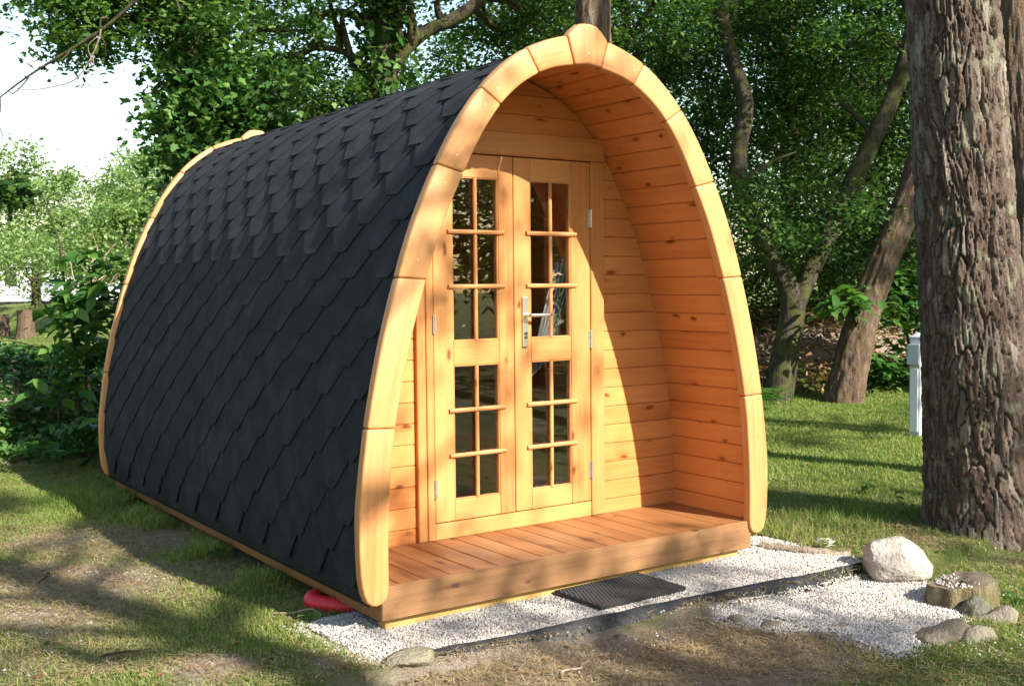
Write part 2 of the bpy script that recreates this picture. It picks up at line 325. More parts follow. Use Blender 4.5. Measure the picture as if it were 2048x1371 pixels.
class MB:
    def __init__(s): s.v = []; s.f = []
    def add(s, V, F):
        b = len(s.v); s.v += [tuple(map(float, p)) for p in V]; s.f += [tuple(b+i for i in f) for f in F]
    def box(s, x0, x1, y0, y1, z0, z1):
        s.add([(x0, y0, z0), (x1, y0, z0), (x1, y1, z0), (x0, y1, z0), (x0, y0, z1), (x1, y0, z1), (x1, y1, z1), (x0, y1, z1)],
              [(3, 2, 1, 0), (4, 5, 6, 7), (0, 1, 5, 4), (1, 2, 6, 5), (2, 3, 7, 6), (3, 0, 4, 7)])
    def build(s, name, mat, parent=None, center=True, smooth=False, R=None, bevel=0, seg=2):
        V = np.array(s.v); c = V.mean(0) if center else np.zeros(3)
        Mw = Matrix.Translation(Vector(c)) @ (R.to_4x4() if R else Matrix.Identity(4))
        Mi = np.array(Mw.inverted()); V = V@Mi[:3, :3].T+Mi[:3, 3]
        me = bpy.data.meshes.new(name); me.from_pydata(V.tolist(), [], s.f)
        if bevel:
            bm = bmesh.new(); bm.from_mesh(me)
            es = [e for e in bm.edges if len(e.link_faces) == 2 and e.calc_face_angle(0) > .5]
            bmesh.ops.bevel(bm, geom=es, offset=bevel, segments=seg, profile=.5, affect='EDGES', clamp_overlap=True); bm.to_mesh(me); bm.free()
        if smooth: me.polygons.foreach_set('use_smooth', np.ones(len(me.polygons), bool))
        return obj(name, me, mat, parent, Mw)
def hull(name, pts, mat, parent=None):
    P = np.array(pts, float); c = P.mean(0); bm = bmesh.new()
    for p in P-c: bm.verts.new(p)
    r = bmesh.ops.convex_hull(bm, input=bm.verts); bmesh.ops.dissolve_limit(bm, angle_limit=.01, verts=bm.verts, edges=bm.edges)
    bmesh.ops.recalc_face_normals(bm, faces=bm.faces)
    me = bpy.data.meshes.new(name); bm.to_mesh(me); bm.free()
    return obj(name, me, mat, parent, Matrix.Translation(Vector(c)))
def cbox(name, x0, x1, y0, y1, z0, z1, mat, parent=None, b=.004):
    P = []
    for sx in (0, 1):
        for sy in (0, 1):
            for sz in (0, 1):
                p = np.array([(x0, x1)[sx], (y0, y1)[sy], (z0, z1)[sz]]); d = np.array([1-2*sx, 1-2*sy, 1-2*sz])*b
                for k in range(3):
                    q = p+d; q[k] = p[k]; P.append(q)
    return hull(name, P, mat, parent)
def catmull(P, n=6):
    P = np.asarray(P, float); P = np.vstack([2*P[0]-P[1], P, 2*P[-1]-P[-2]]); out = []
    for i in range(1, len(P)-2):
        a, b, c, d = P[i-1], P[i], P[i+1], P[i+2]
        for k in range(n):
            t = k/n; out.append(.5*((2*b)+(c-a)*t+(2*a-5*b+4*c-d)*t*t+(3*b-a-3*c+d)*t**3))
    out.append(P[-2]); return np.array(out)
def tube(path, rad, nseg=8, caps=True):
    """path (n,3), rad (n,) or (n,nseg) -> V, quads"""
    P = np.asarray(path, float); n = len(P); T = np.gradient(P, axis=0); T /= np.linalg.norm(T, axis=1)[:, None]+1e-9
    up = np.array([0, 0, 1.]) if abs(T[0, 2]) < .9 else np.array([1., 0, 0]); A = np.cross(up, T[0]); A /= np.linalg.norm(A); V = []
    th = np.arange(nseg)/nseg*2*math.pi; rad = np.asarray(rad, float)
    if rad.ndim == 1: rad = np.repeat(rad[:, None], nseg, 1)
    for i in range(n):
        A = A-T[i]*(A@T[i]); A /= np.linalg.norm(A)+1e-9; B = np.cross(T[i], A)
        V.append(P[i]+rad[i][:, None]*(np.cos(th)[:, None]*A+np.sin(th)[:, None]*B))
    V = np.concatenate(V); j = np.arange(nseg); F = []
    for i in range(n-1):
        F.append(np.stack([i*nseg+j, i*nseg+(j+1) % nseg, (i+1)*nseg+(j+1) % nseg, (i+1)*nseg+j], 1))
    return V, np.concatenate(F)
def join(parts):
    V, F, b = [], [], 0
    for v, f in parts: V.append(v); F.append(f+b); b += len(v)
    return np.concatenate(V), np.concatenate(F)
# leaf templates: x along the leaf, y across, unit length
def _ng(half): return half+[(x, -y, z) for x, y, z in half[::-1] if abs(y) > 1e-6]
LEAF = {
 'simple': (np.array([(0, 0, 0), (.42, .27, .07), (1, 0, -.08), (.42, -.27, .07), (.45, 0, 0)]), np.array([(0, 4, 1), (1, 4, 2), (0, 3, 4), (4, 3, 2)])),
 'oak': (np.array(_ng([(0, 0, 0), (.3, .26, .05), (.42, .14, .02), (.58, .33, .06), (.7, .16, .02), (.84, .2, .03), (1, 0, -.03)])), None),
 'ivy': (np.array(_ng([(0, 0, 0), (-.08, .26, .03), (.2, .3, .03), (.3, .55, .05), (.5, .28, .02), (.75, .22, .0), (1, 0, -.06)])), None),
 'quad': (np.array([(0, 0, 0), (.42, .28, .07), (1, 0, -.08), (.42, -.28, .07)]), np.array([(0, 3, 2, 1)])),
 'needle': (np.array([(0, -.02, 0), (1, 0, 0), (0, .02, 0)]), np.array([(0, 1, 2)])),
 'straw': (np.array([(0, -.035, 0), (1, 0, .1), (0, .035, 0)]), np.array([(0, 1, 2)])),
 'spray': (np.array([(0, 0, 0), (.6, .10, .03), (1, 0, -.04), (.6, -.10, .03)]), np.array([(0, 3, 2, 1)])),
}
for k in ('oak', 'ivy'): LEAF[k] = (LEAF[k][0], np.arange(len(LEAF[k][0]))[None])
LEAF['big'] = (np.array([(0, 0, 0), (.25, .17, .05), (.6, .22, .05), (1, 0, -.18), (.6, -.22, .05), (.25, -.17, .05), (.28, 0, 0), (.62, 0, -.03)]),
               np.array([(0, 6, 1, 1), (1, 6, 7, 2), (2, 7, 3, 3), (0, 5, 6, 6), (5, 4, 7, 6), (4, 3, 7, 7)]))
def leaves(C, size, kind='simple', up=.5, axis=None, rng=RNG, sizevar=.35, rnd=None):
    """C (n,3) leaf bases. Returns V, F, rnd"""
    T, Fc = LEAF[kind]
    if kind == 'big': Fc = np.array([f for q in Fc for f in ([(q[0], q[1], q[2])] if q[2] == q[3] else [(q[0], q[1], q[2]), (q[0], q[2], q[3])])])
    n = len(C); N = rng.normal(size=(n, 3)); N /= np.linalg.norm(N, axis=1)[:, None]; N[:, 2] = np.abs(N[:, 2]); N = N*(1-up)+np.array([0, 0, 1.])*up
    N /= np.linalg.norm(N, axis=1)[:, None]
    A = rng.normal(size=(n, 3)); A[:, 2] -= .35
    if axis is not None: A = A*.6+axis
    A -= N*(A*N).sum(1)[:, None]; A /= np.linalg.norm(A, axis=1)[:, None]+1e-9; B = np.cross(N, A)
    s = size*(1+sizevar*rng.uniform(-1, 1, n)); s = s[:, None]
    V = C[:, None, :]+s[:, None]*(T[None, :, 0:1]*A[:, None]+T[None, :, 1:2]*B[:, None]+T[None, :, 2:3]*N[:, None])
    k = len(T); F = (np.arange(n)[:, None, None]*k+Fc[None]).reshape(-1, Fc.shape[1])
    r = rng.uniform(size=n) if rnd is None else rnd
    return V.reshape(-1, 3), F, np.repeat(r, k)
def leaf_mesh(name, C, size, kind, **kw):
    V, F, r = leaves(C, size, kind, **kw); return fast_mesh(name, V, F, r)

# ================================================================== ground
GPOLY = np.array([onz(px, py, -.05)[:2] for px, py in ((1400, 1222), (1480, 1175), (1600, 1128), (1730, 1095), (1790, 1140), (1850, 1160), (1935, 1188), (1950, 1205), (1900, 1245), (1840, 1272), (1785, 1295), (1720, 1275), (1660, 1258), (1560, 1252), (1470, 1240))])
def poly_sd(x, y, P):
    """signed distance to a polygon, positive inside"""
    x = np.asarray(x, float); y = np.asarray(y, float); d = np.full(x.shape, 1e9); ins = np.zeros(x.shape, bool)
    for i_ in range(len(P)):
        a, b = P[i_], P[(i_+1) % len(P)]; e = b-a; t = np.clip(((x-a[0])*e[0]+(y-a[1])*e[1])/(e@e), 0, 1)
        d = np.minimum(d, np.hypot(x-a[0]-t*e[0], y-a[1]-t*e[1]))
        c = (a[1] > y) != (b[1] > y); ins ^= c & (x < (b[0]-a[0])*(y-a[1])/(b[1]-a[1]+1e-12)+a[0])
    return np.where(ins, d, -d)
def in_gravel(x, y):
    """1 inside the white chip bed"""
    wob = (fbm(np.asarray(x)*3.1, np.asarray(y)*3.1, 0, 91, 3)-.5)*.16
    ey = -.34-.046*(np.asarray(x)+1.24)
    a = sstep(-1.46, -1.24, x+wob)*sstep(ey+.012, ey+.024, y)*(1-sstep(1.52, 1.62, x+wob-.3*(np.asarray(y)+.44)*0))*(1-sstep(.32, .42, y+wob))
    # the right part, past the edging: outline measured on the photo
    b = sstep(-.08, .07, poly_sd(x, y, GPOLY)+wob*.35)*(1-sstep(-.385, -.365, y+.046*(np.asarray(x)+1.24)))
    return np.clip(np.maximum(a, b), 0, 1)
def bank(x, y):
    """wooded bank behind the lawn on the right and the ivy mound on the left"""
    x = np.asarray(x, float); y = np.asarray(y, float)
    d = (x-8.2)*.50+(y-5.9)*.866+.75       # distance past the lawn edge
    r = sstep(.0, 2.2, d)*(.75+.5*(fbm(x*.6, y*.6, 0, 5, 3)-.5))*sstep(3.2, 6.0, x)
    m = .85*np.exp(-(((x+1.55)/1.55)**2+((y-7.6)/1.25)**2)**1.5)
    return r+m
def gh(x, y):
    x = np.asarray(x, float); y = np.asarray(y, float)
    h = (fbm(x*.9, y*.9, 0, 3, 3)-.5)*.05+(fbm(x*5, y*5, 0, 4, 2)-.5)*.02-.005
    front = 1-sstep(-.40, -.352, y+.046*(x+1.24)); h = h-.078*front*(1-sstep(2.5, 4, x))
    g = in_gravel(x, y); h = h*(1-g)+(-.035-.055*front)*g
    near = np.exp(-(((x)/1.5)**4+((y-2)/2.6)**4)); h = h*(1-near*.6)-.02*near
    return h+bank(x, y)
def grass_amt(x, y):
    """0 bare soil .. 1 thick grass"""
    x = np.asarray(x, float); y = np.asarray(y, float)
    n = fbm(x*.75+3, y*.75, 0, 21, 4); n2 = fbm(x*3.2, y*3.2, 0, 33, 3)
    a = sstep(.40, .60, n*.65+n2*.35)
    # bare worn strip in front of the edging, and brown patch left of the pod
    px = onpix(x, y)
    bare = np.exp(-((px[0]-1200)/420)**2-((px[1]-1310)/55)**2)*1.6+np.exp(-((px[0]-1450)/230)**2-((px[1]-1290)/40)**2)
    bare += .5*np.exp(-((px[0]-160)/190)**2-((px[1]-1160)/40)**2)+.35*np.exp(-((px[0]-60)/120)**2-((px[1]-1235)/30)**2)+.5*np.exp(-((px[0]-60)/110)**2-((px[1]-1075)/22)**2)
    bare += .45*np.exp(-((px[0]-100)/170)**2-((px[1]-940)/14)**2)+.8*np.exp(-((px[0]-330)/70)**2-((px[1]-1060)/30)**2)
    bare += .9*np.exp(-((px[0]-420)/80)**2-((px[1]-1330)/25)**2)+.2*np.exp(-((px[0]-110)/160)**2-((px[1]-945)/16)**2)
    lush = .8*np.exp(-((px[0]-480)/150)**2-((px[1]-1250)/60)**2)+.8*np.exp(-((px[0]-210)/140)**2-((px[1]-1000)/35)**2)+.7*np.exp(-((px[0]-560)/90)**2-((px[1]-1200)/40)**2)
    right = sstep(2.0, 3.0, x+.4*y)
    a = np.clip(a*.62+.46+lush+right*.55-bare, 0, 1)
    a = a*(1-in_gravel(x, y))*(1-sstep(.25, .6, bank(x, y)))
    under = sstep(-1.1, -1.0, x)*(1-sstep(1.0, 1.1, x))*sstep(.02, .1, y)*(1-sstep(4.1, 4.2, y))
    return a*(1-under)
def onpix(x, y):
    """where a ground point falls in the photo (used only to place the worn and lush patches measured from it)"""
    d = np.stack([np.asarray(x)-CAM[0], np.asarray(y)-CAM[1], np.full(np.shape(x), -CAM[2])], -1); w_ = np.maximum(d@_fw, .3)
    return 1024+FPX*(d@_r2)/w_, 685.5-FPX*(d@_u2)/w_
def axis_pts(a, b, st, far):
    c = list(np.arange(a, b, st)); q = st
    while c[-1] < far: q *= 1.18; c.append(c[-1]+q)
    q = st; lo = []
    p = a
    while p > -far: q *= 1.18; p -= q; lo.append(p)
    return np.array(lo[::-1]+c)
gx = axis_pts(-4.5, 10.5, .068, 220); gy = axis_pts(-2.6, 9.5, .068, 240)
GX, GY = np.meshgrid(gx, gy); V = np.stack([GX, GY, gh(GX, GY)], -1).reshape(-1, 3)
i, j = np.meshgrid(np.arange(len(gy)-1), np.arange(len(gx)-1), indexing='ij'); nx = len(gx)
F = np.stack([i*nx+j, i*nx+j+1, (i+1)*nx+j+1, (i+1)*nx+j], -1).reshape(-1, 4)
far_g = np.where(np.hypot(GX, GY) > 14, .75, grass_amt(GX, GY)).ravel()
ground = tag(obj('ground', fast_mesh('ground', V, F, far_g, True, 'grass'), M['ground']), kind='structure')

# gravel bed (sheet) and the chips
bx = np.arange(-1.6, 2.1, .03); by = np.arange(-1.7, .5, .03); BX, BY = np.meshgrid(bx, by)
def gz(x, y):
    front = 1-sstep(-.40, -.352, np.asarray(y)+.046*(np.asarray(x)+1.24))
    return .004-.062*front+(fbm(np.asarray(x)*4, np.asarray(y)*4, 0, 8, 3)-.5)*.022-.02*(1-in_gravel(x, y))
N_CH = 56000
cx = RNG.uniform(-1.55, 2.0, N_CH*3); cy = RNG.uniform(-1.65, .45, N_CH*3)
keep = RNG.uniform(size=cx.size) < in_gravel(cx, cy)**.7*1.0
scat = (RNG.uniform(size=cx.size) < .018)*(fbm(cx*2, cy*2, 0, 77, 2) > .5)*(cx > -1.2); keep = (keep | scat)
keep &= ~((np.abs(cx) < 1.08) & (cy > .1))
cx, cy = cx[keep], cy[keep]
ins = in_gravel(cx, cy) > .5
cz = np.where(ins, gz(cx, cy), gh(cx, cy))+RNG.uniform(0, .008, cx.size)
oct_v = np.array([(1, 0, -.5), (0, 1, -.5), (-1, 0, -.5), (0, -1, -.5), (.3, .2, .8), (-.3, -.2, .7)], float); oct_f = np.array([(0, 1, 4), (2, 5, 1), (1, 5, 4), (2, 3, 5), (3, 0, 4), (3, 4, 5)])   # open underneath, they lie in the bed
n = cx.size; ang = RNG.uniform(0, 6.28, n); sc = RNG.uniform(.0036, .0078, n)
ov = oct_v[None]*(1+RNG.uniform(-.35, .35, (n, 6, 3)))*np.array([1, .8, .65])+RNG.uniform(-.2, .2, (n, 6, 3)); ov *= sc[:, None, None]
rx = ov[..., 0]*np.cos(ang)[:, None]-ov[..., 1]*np.sin(ang)[:, None]; ry = ov[..., 0]*np.sin(ang)[:, None]+ov[..., 1]*np.cos(ang)[:, None]
V = np.stack([rx+cx[:, None], ry+cy[:, None], ov[..., 2]+cz[:, None]], -1).reshape(-1, 3); F = (np.arange(n)[:, None, None]*6+oct_f[None]).reshape(-1, 3)
tag(obj('gravel', fast_mesh('gravel', V, F, np.repeat(RNG.uniform(size=n), 6)), M['gravel']), 'white crushed stone chips in front of the wooden pod', 'gravel', None, 'stuff')
m_ = in_gravel(BX, BY) > .45
V = np.stack([BX, BY, gz(BX, BY)-.006-.05*(1-sstep(.3, .8, in_gravel(BX, BY)))], -1).reshape(-1, 3); nx = len(bx)
i, j = np.meshgrid(np.arange(len(by)-1), np.arange(nx-1), indexing='ij'); q = m_[:-1, :-1] | m_[1:, 1:]
F = np.stack([i*nx+j, i*nx+j+1, (i+1)*nx+j+1, (i+1)*nx+j], -1)[q]
tag(obj('gravel_bed', fast_mesh('gravel_bed', V, F, None, True), M['gravel_bed']), kind='structure')

# ================================================================== the pod
POD_L = 4.14; DECK_Z = .198; WALL_Y = .685
O = np.array([(1.225, .12), (1.244, .30), (1.247, .5), (1.237, .62), (1.2, .893), (1.133, 1.214), (1.043, 1.531), (.95, 1.792), (.84, 2.025), (.732, 2.212), (.606, 2.377), (.48, 2.495), (.355, 2.578), (.24, 2.628), (.122, 2.662), (0, 2.69)])
OC = catmull(O, 12)
def offset(C, d):
    T = np.gradient(C, axis=0); T /= np.linalg.norm(T, axis=1)[:, None]; N_ = np.stack([T[:, 1], -T[:, 0]], 1); R_ = C-N_*d
    return R_[R_[:, 0] >= 0]
class Prof:
    """arc-length profile of the right half, from the base to the ridge"""
    def __init__(s, C):
        C = np.vstack([C, [0, C[-1, 1]+C[-1, 0]*.23]]) if C[-1, 0] > 1e-4 else C
        C = np.vstack([C[0]+(C[0]-C[3])/np.linalg.norm(C[0]-C[3])*.12, C])
        s.C = C; s.L = np.r_[0, np.cumsum(np.linalg.norm(np.diff(C, axis=0), axis=1))]-.12
    def p(s, t): return np.array([np.interp(t, s.L, s.C[:, 0]), np.interp(t, s.L, s.C[:, 1])])
    def n(s, t):
        a = s.p(t+.02)-s.p(t-.02); a /= np.linalg.norm(a)+1e-9; return np.array([a[1], -a[0]])
    def x_at(s, z): return float(np.interp(z, s.C[:, 1], s.C[:, 0]))
SH = Prof(offset(OC, .037)); LI = Prof(offset(OC, .066))
pod = empty('camping_pod', (0, POD_L/2, 0), 'wooden arched camping pod with dark shingle roof and glazed double doors', 'cabin')
# --- roof shell
ts = np.linspace(-.005, SH.L[-1], 60); so = np.array([SH.p(t) for t in ts]); si = np.array([SH.p(t)-SH.n(t)*.022 for t in ts]); si[-1] = (0, si[-1, 1])
loop = np.vstack([so*[-1, 1], so[::-1][1:], (si)[:], (si[::-1]*[-1, 1])[1:]])
k = len(loop); V = np.vstack([np.c_[loop[:, 0], np.full(k, .05), loop[:, 1]], np.c_[loop[:, 0], np.full(k, POD_L+.01), loop[:, 1]]])
a = np.arange(k); F = np.stack([a, (a+1) % k, (a+1) % k+k, a+k], 1)
roof = obj('roof', fast_mesh('roof', V-np.array([0, POD_L/2, 0]), F), M['bitumen'], pod, Matrix.Translation((0, POD_L/2, 0)))
# --- shingles: hexagonal tabs, pitch .345 along the ridge, rows .1365 up the slope
ROW, PIT_, FLAT = .1365, .345, .110
def tab_mesh(s0, y0, lo, hi, side):
    """tab whose bottom flat runs y0..y0+FLAT at slope position s0"""
    yc = y0+FLAT/2; rows = [(0, FLAT/2), (.05, FLAT/2+(PIT_/2-FLAT/2)*.05/ROW), (ROW, PIT_/2-.001), (.21, PIT_/2-.001), (.285, PIT_/2-.001)]
    V = []
    for d, hw in rows:
        t = min(s0+d, SH.L[-1]); p = SH.p(t); n_ = SH.n(t); o = .0125-.0105*d/.285+(.002 if d == 0 else 0)
        for lev in (o, o-.0062):
            for yy in (yc-hw, yc, yc+hw):
                yy = min(max(yy, lo), hi); V.append((side*(p[0]+n_[0]*lev), yy, p[1]+n_[1]*lev))
    F = []
    for r in range(4):
        for c in range(2): F.append((r*6+c, r*6+c+1, (r+1)*6+c+1, (r+1)*6+c))
        F.append((r*6, (r+1)*6, (r+1)*6+3, r*6+3)); F.append((r*6+2, r*6+5, (r+1)*6+5, (r+1)*6+2))
    F += [(0, 3, 4, 1), (1, 4, 5, 2)]
    if side > 0: F = [f[::-1] for f in F]
    return np.array(V), F
YLO, YHI = .052, POD_L+.004
base_off = .492
rest = MB(); nsh = 0
for side in (-1, 1):
    r = -1
    while True:
        s0 = .2+ROW*r
        if s0 > SH.L[-1]-.06: break
        ph = base_off+(.1725 if (r-13) % 2 else 0); ph = ph-math.ceil((ph+.4)/PIT_)*PIT_; shared = None
        y0 = ph
        while y0 < YHI:
            a, b = y0+FLAT/2-PIT_/2, y0+FLAT/2+PIT_/2
            if b > YLO+.02 and a < YHI-.02:
                clip = a < YLO or b > YHI
                if side < 0:
                    if clip or shared is None:
                        V, F = tab_mesh(s0, y0, YLO, YHI, side); loc = np.array([V[:, 0].mean(), y0, V[:, 2].mean()])
                        me = bpy.data.meshes.new('shingle'); me.from_pydata((V-loc).tolist(), [], F)
                        if not clip: shared = (me, loc)
                    else: me, loc = shared; loc = loc*np.array([1, 0, 1])+np.array([0, y0, 0])
                    jit = random.uniform(-.0015, .0015)
                    obj('shingle', me, M['bitumen'], roof, Matrix.Translation(Vector(loc+np.array([jit, random.uniform(-.004, .004) if not clip else 0, jit])))); nsh += 1
                else: rest.add(*tab_mesh(s0, y0, YLO, YHI, side))
            y0 += PIT_
        r += 1
print('shingles', nsh)
tag(rest.build('shingle_field', M['bitumen'], roof), kind='stuff')
# ridge cap strip
t0 = SH.L[-1]
rc = MB()
for q_ in range(24):
    ya = YLO+q_*(POD_L-.05)/24; yb = ya+(POD_L-.05)/24+.03; pts = []
    for sx in (-1, 1):
        for d in (.13, .065): p = SH.p(t0-d); n_ = SH.n(t0-d); pts.append((sx, p, n_))
    def strip(yy, o): return [(-SH.p(t0-.13)[0]-SH.n(t0-.13)[0]*o, yy, SH.p(t0-.13)[1]+SH.n(t0-.13)[1]*o), (-SH.p(t0-.06)[0]-SH.n(t0-.06)[0]*o, yy, SH.p(t0-.06)[1]+o), (0, yy, SH.p(t0)[1]+o),
                              (SH.p(t0-.06)[0]+SH.n(t0-.06)[0]*o, yy, SH.p(t0-.06)[1]+o), (SH.p(t0-.13)[0]+SH.n(t0-.13)[0]*o, yy, SH.p(t0-.13)[1]+SH.n(t0-.13)[1]*o)]
    rc.add(strip(ya, .018)+strip(min(yb, POD_L), .013)+strip(ya, .005), [(i_, i_+1, i_+6, i_+5) for i_ in range(4)]+[(i_+10, i_+11, i_+1, i_) for i_ in range(4)])
rc.build('ridge_cap', M['bitumen'], roof)

# --- arches: eleven timber segments each, front and rear
XO = [(1.2, .893), (1.043, 1.531), (.84, 2.025), (.606, 2.377), (.355, 2.578), (.122, 2.660)]
XI = [(1.066, .886), (.903, 1.523), (.704, 1.992), (.502, 2.309), (.286, 2.471), (.081, 2.528)]
ICc = catmull(np.array([(1.108, .16), (1.107, .40), (1.094, .64), XI[0], (.995, 1.215), XI[1], (.812, 1.77), XI[2], (.607, 2.168), XI[3], (.397, 2.404), XI[4], (.185, 2.508), XI[5], (0, 2.538)]), 8)
def sub(C, p, q, n):
    i0 = np.argmin(np.hypot(*(C-p).T)); i1 = np.argmin(np.hypot(*(C-q).T)); t = np.linspace(i0, i1, n); idx = np.arange(len(C))
    R_ = np.c_[np.interp(t, idx, C[:, 0]), np.interp(t, idx, C[:, 1])]; R_[0] = p; R_[-1] = q; return R_
def arch(yf, th, facing):
    for sd in (-1, 1):
        for s_ in range(6):
            if s_ == 0:
                o_ = sub(OC, (1.243, .27), XO[0], 7); i_ = sub(ICc, (1.107, .22), XI[0], 7)
                bot = [(1.110, .175), (1.122, .148), (1.142, .133), (1.170, .128), (1.195, .134), (1.215, .152), (1.229, .185), (1.238, .225)]
                ring = list(map(tuple, o_))+list(map(tuple, i_[::-1]))+bot
            else:
                o_ = sub(OC, XO[s_-1], XO[s_], 7); i_ = sub(ICc, XI[s_-1], XI[s_], 7); ring = list(map(tuple, o_))+list(map(tuple, i_[::-1]))
            ring = np.array(ring); mid = ring.mean(0)
            # joints: pull the end corners in a little so that each piece stays apart
            if s_ > 0 or True:
                d_ = np.array(XO[s_])-np.array(XI[s_]); ax = np.array([d_[1], -d_[0]])/np.linalg.norm(d_)
                ring = np.array([p-ax*np.sign(ax@(np.array(XO[s_])-mid))*.0016 if min(np.hypot(*(p-XO[s_])), np.hypot(*(p-XI[s_]))) < .002 else p for p in ring])
            yield_seg(ring, sd, yf, th, mid, (np.array(XO[s_])+XI[s_]-(np.array(XO[s_-1])+XI[s_-1] if s_ else np.array([2.35, .3]))), facing)
    ring = np.array([(-.0795, 2.530), (0, 2.540), (.0795, 2.530), (.1205, 2.662), (.085, 2.699), (.052, 2.723), (.02, 2.729), (-.02, 2.729), (-.052, 2.723), (-.085, 2.699), (-.1205, 2.662)])
    yield_seg(ring, 1, yf-.003, th+.006, ring.mean(0), np.array([0, 1.]), facing)
def yield_seg(ring, sd, yf, th, mid, ax, facing):
    k = len(ring); mb = MB(); V = [(sd*x, yf, z) for x, z in ring]+[(sd*x, yf+th, z) for x, z in ring]
    f = list(range(k)); ff = [tuple(f), tuple(x+k for x in f[::-1])]+[(i_, i_+k, (i_+1) % k+k, (i_+1) % k) for i_ in range(k)]
    area = sum(ring[i_][0]*ring[(i_+1) % k][1]-ring[(i_+1) % k][0]*ring[i_][1] for i_ in range(k))*sd
    if area < 0: ff = [g[::-1] for g in ff]
    mb.add(V, ff); ang = math.atan2(ax[1], ax[0]*sd)
    R_ = Matrix.Rotation(-ang, 3, 'Y')
    o = mb.build('arch_segment', M['arch_x'], pod, True, False, R_, .011, 3)
    me = o.data; bm = bmesh.new(); bm.from_mesh(me); bmesh.ops.recalc_face_normals(bm, faces=bm.faces); bm.to_mesh(me); bm.free()
    for p in me.polygons: p.use_smooth = True
    try: me.set_sharp_from_angle(angle=math.radians(38))
    except Exception: pass
    if facing:
        e = ax/np.linalg.norm(ax); hl = .33*np.ptp(ring@e)
        for q_ in (-1, 1):
            c = mid+e*hl*q_; th_ = np.arange(7)/7*6.283
            V = [(sd*c[0]+.0042*math.cos(t), yf-.0012, c[1]+.0042*math.sin(t)) for t in th_]+[(sd*c[0], yf-.0012, c[1])]
            s2 = MB(); s2.add(V, [(i_, (i_+1) % 7, 7) for i_ in range(7)]); s2.build('screw', M['zinc'], o)
arch(0.0, .056, True); arch(POD_L, .056, False)

# --- lining boards (tongue and groove) run the whole length of the pod
BW = .1065
for sd in (-1, 1):
    s0 = LI.L[np.argmin(np.abs(LI.C[:, 1]-DECK_Z))]-.03
    while s0 < LI.L[-1]-.01:
        s1 = min(s0+BW, LI.L[-1]); ca, cb = LI.p(s0), LI.p(s1); n_ = LI.n((s0+s1)/2); t_ = (cb-ca)/np.linalg.norm(cb-ca)
        P = []
        for yy, e in ((.046, 0), (POD_L-.002, 0)):
            for c, sg in ((ca, 1), (cb, -1)):
                P += [(sd*(c+t_*sg*.0055)[0], yy, (c+t_*sg*.0055)[1]), (sd*(c+t_*sg*.0006+n_*.005)[0], yy, (c+t_*sg*.0006+n_*.005)[1]), (sd*(c+t_*sg*.0006+n_*.018)[0], yy, (c+t_*sg*.0006+n_*.018)[1])]
        hull('lining_board', P, M['pine_y'], pod); s0 += BW
# --- front wall, boarded; door opening x -.53..0.575, up to 2.20
DX0, DX1 = -.582, .628
fw_ = MB()
zz = np.linspace(DECK_Z-.1, LI.C[-1, 1]-.02, 40)
wall_pts = [(LI.x_at(z), z) for z in zz]
ring = [(DX1-.04, zz[0])]+[p for p in wall_pts]+[(-p[0], p[1]) for p in wall_pts[::-1]]+[(DX0+.04, zz[0]), (DX0+.04, 2.22), (DX1-.04, 2.22)]
k = len(ring); fw_.add([(x, WALL_Y+.016, z) for x, z in ring]+[(x, WALL_Y+.05, z) for x, z in ring], [tuple(range(k)), tuple(range(2*k-1, k-1, -1))]+[(i_, i_+k, (i_+1) % k+k, (i_+1) % k) for i_ in range(k)])
fwall = fw_.build('front_wall', M['pine_x'], pod)
z0 = DECK_Z-.035; kk = 0
def wboard(xa0, xb0, xa1, xb1, z0, z1):
    P = []
    for (xa, xb, z, sg) in ((xa0, xb0, z0, 1), (xa1, xb1, z1, -1)):
        for xx in (xa, xb):
            P += [(xx, WALL_Y, z+sg*.005), (xx, WALL_Y+.005, z+sg*.0006), (xx, WALL_Y+.015, z+sg*.0006)]
    hull('wall_board', P, M['pine_x'], fwall)
while z0 < LI.C[-1, 1]-.03:
    z1 = min(z0+BW, LI.C[-1, 1]-.004); a, b = LI.x_at(z0)-.0, LI.x_at(z1)-.0
    if z0 > 2.24: wboard(-a, a, -b, b, z0, z1)
    else: wboard(DX1-.02, a, DX1-.02, b, z0, z1); wboard(-a, DX0+.02, -b, DX0+.02, z0, z1)
    z0 += BW
# --- door frame
FY0, FY1 = .652, WALL_Y+.06
cbox('door_jamb', DX0, -.531, FY0+.004, FY1, DECK_Z, 2.172, M['joinery_z'], pod)
cbox('door_jamb', -.5295, -.487, FY0, FY1, DECK_Z, 2.172, M['joinery_z'], pod)
cbox('door_jamb', .533, DX1, FY0, FY1, DECK_Z+.002, 2.172, M['joinery_z'], pod)
cbox('door_lintel', DX0-.012, DX1+.004, FY0-.004, FY1, 2.174, 2.298, M['joinery_x'], pod)
cbox('door_threshold', -.4855, .5315, FY0+.004, FY1, DECK_Z, .281, M['joinery_x'], pod)
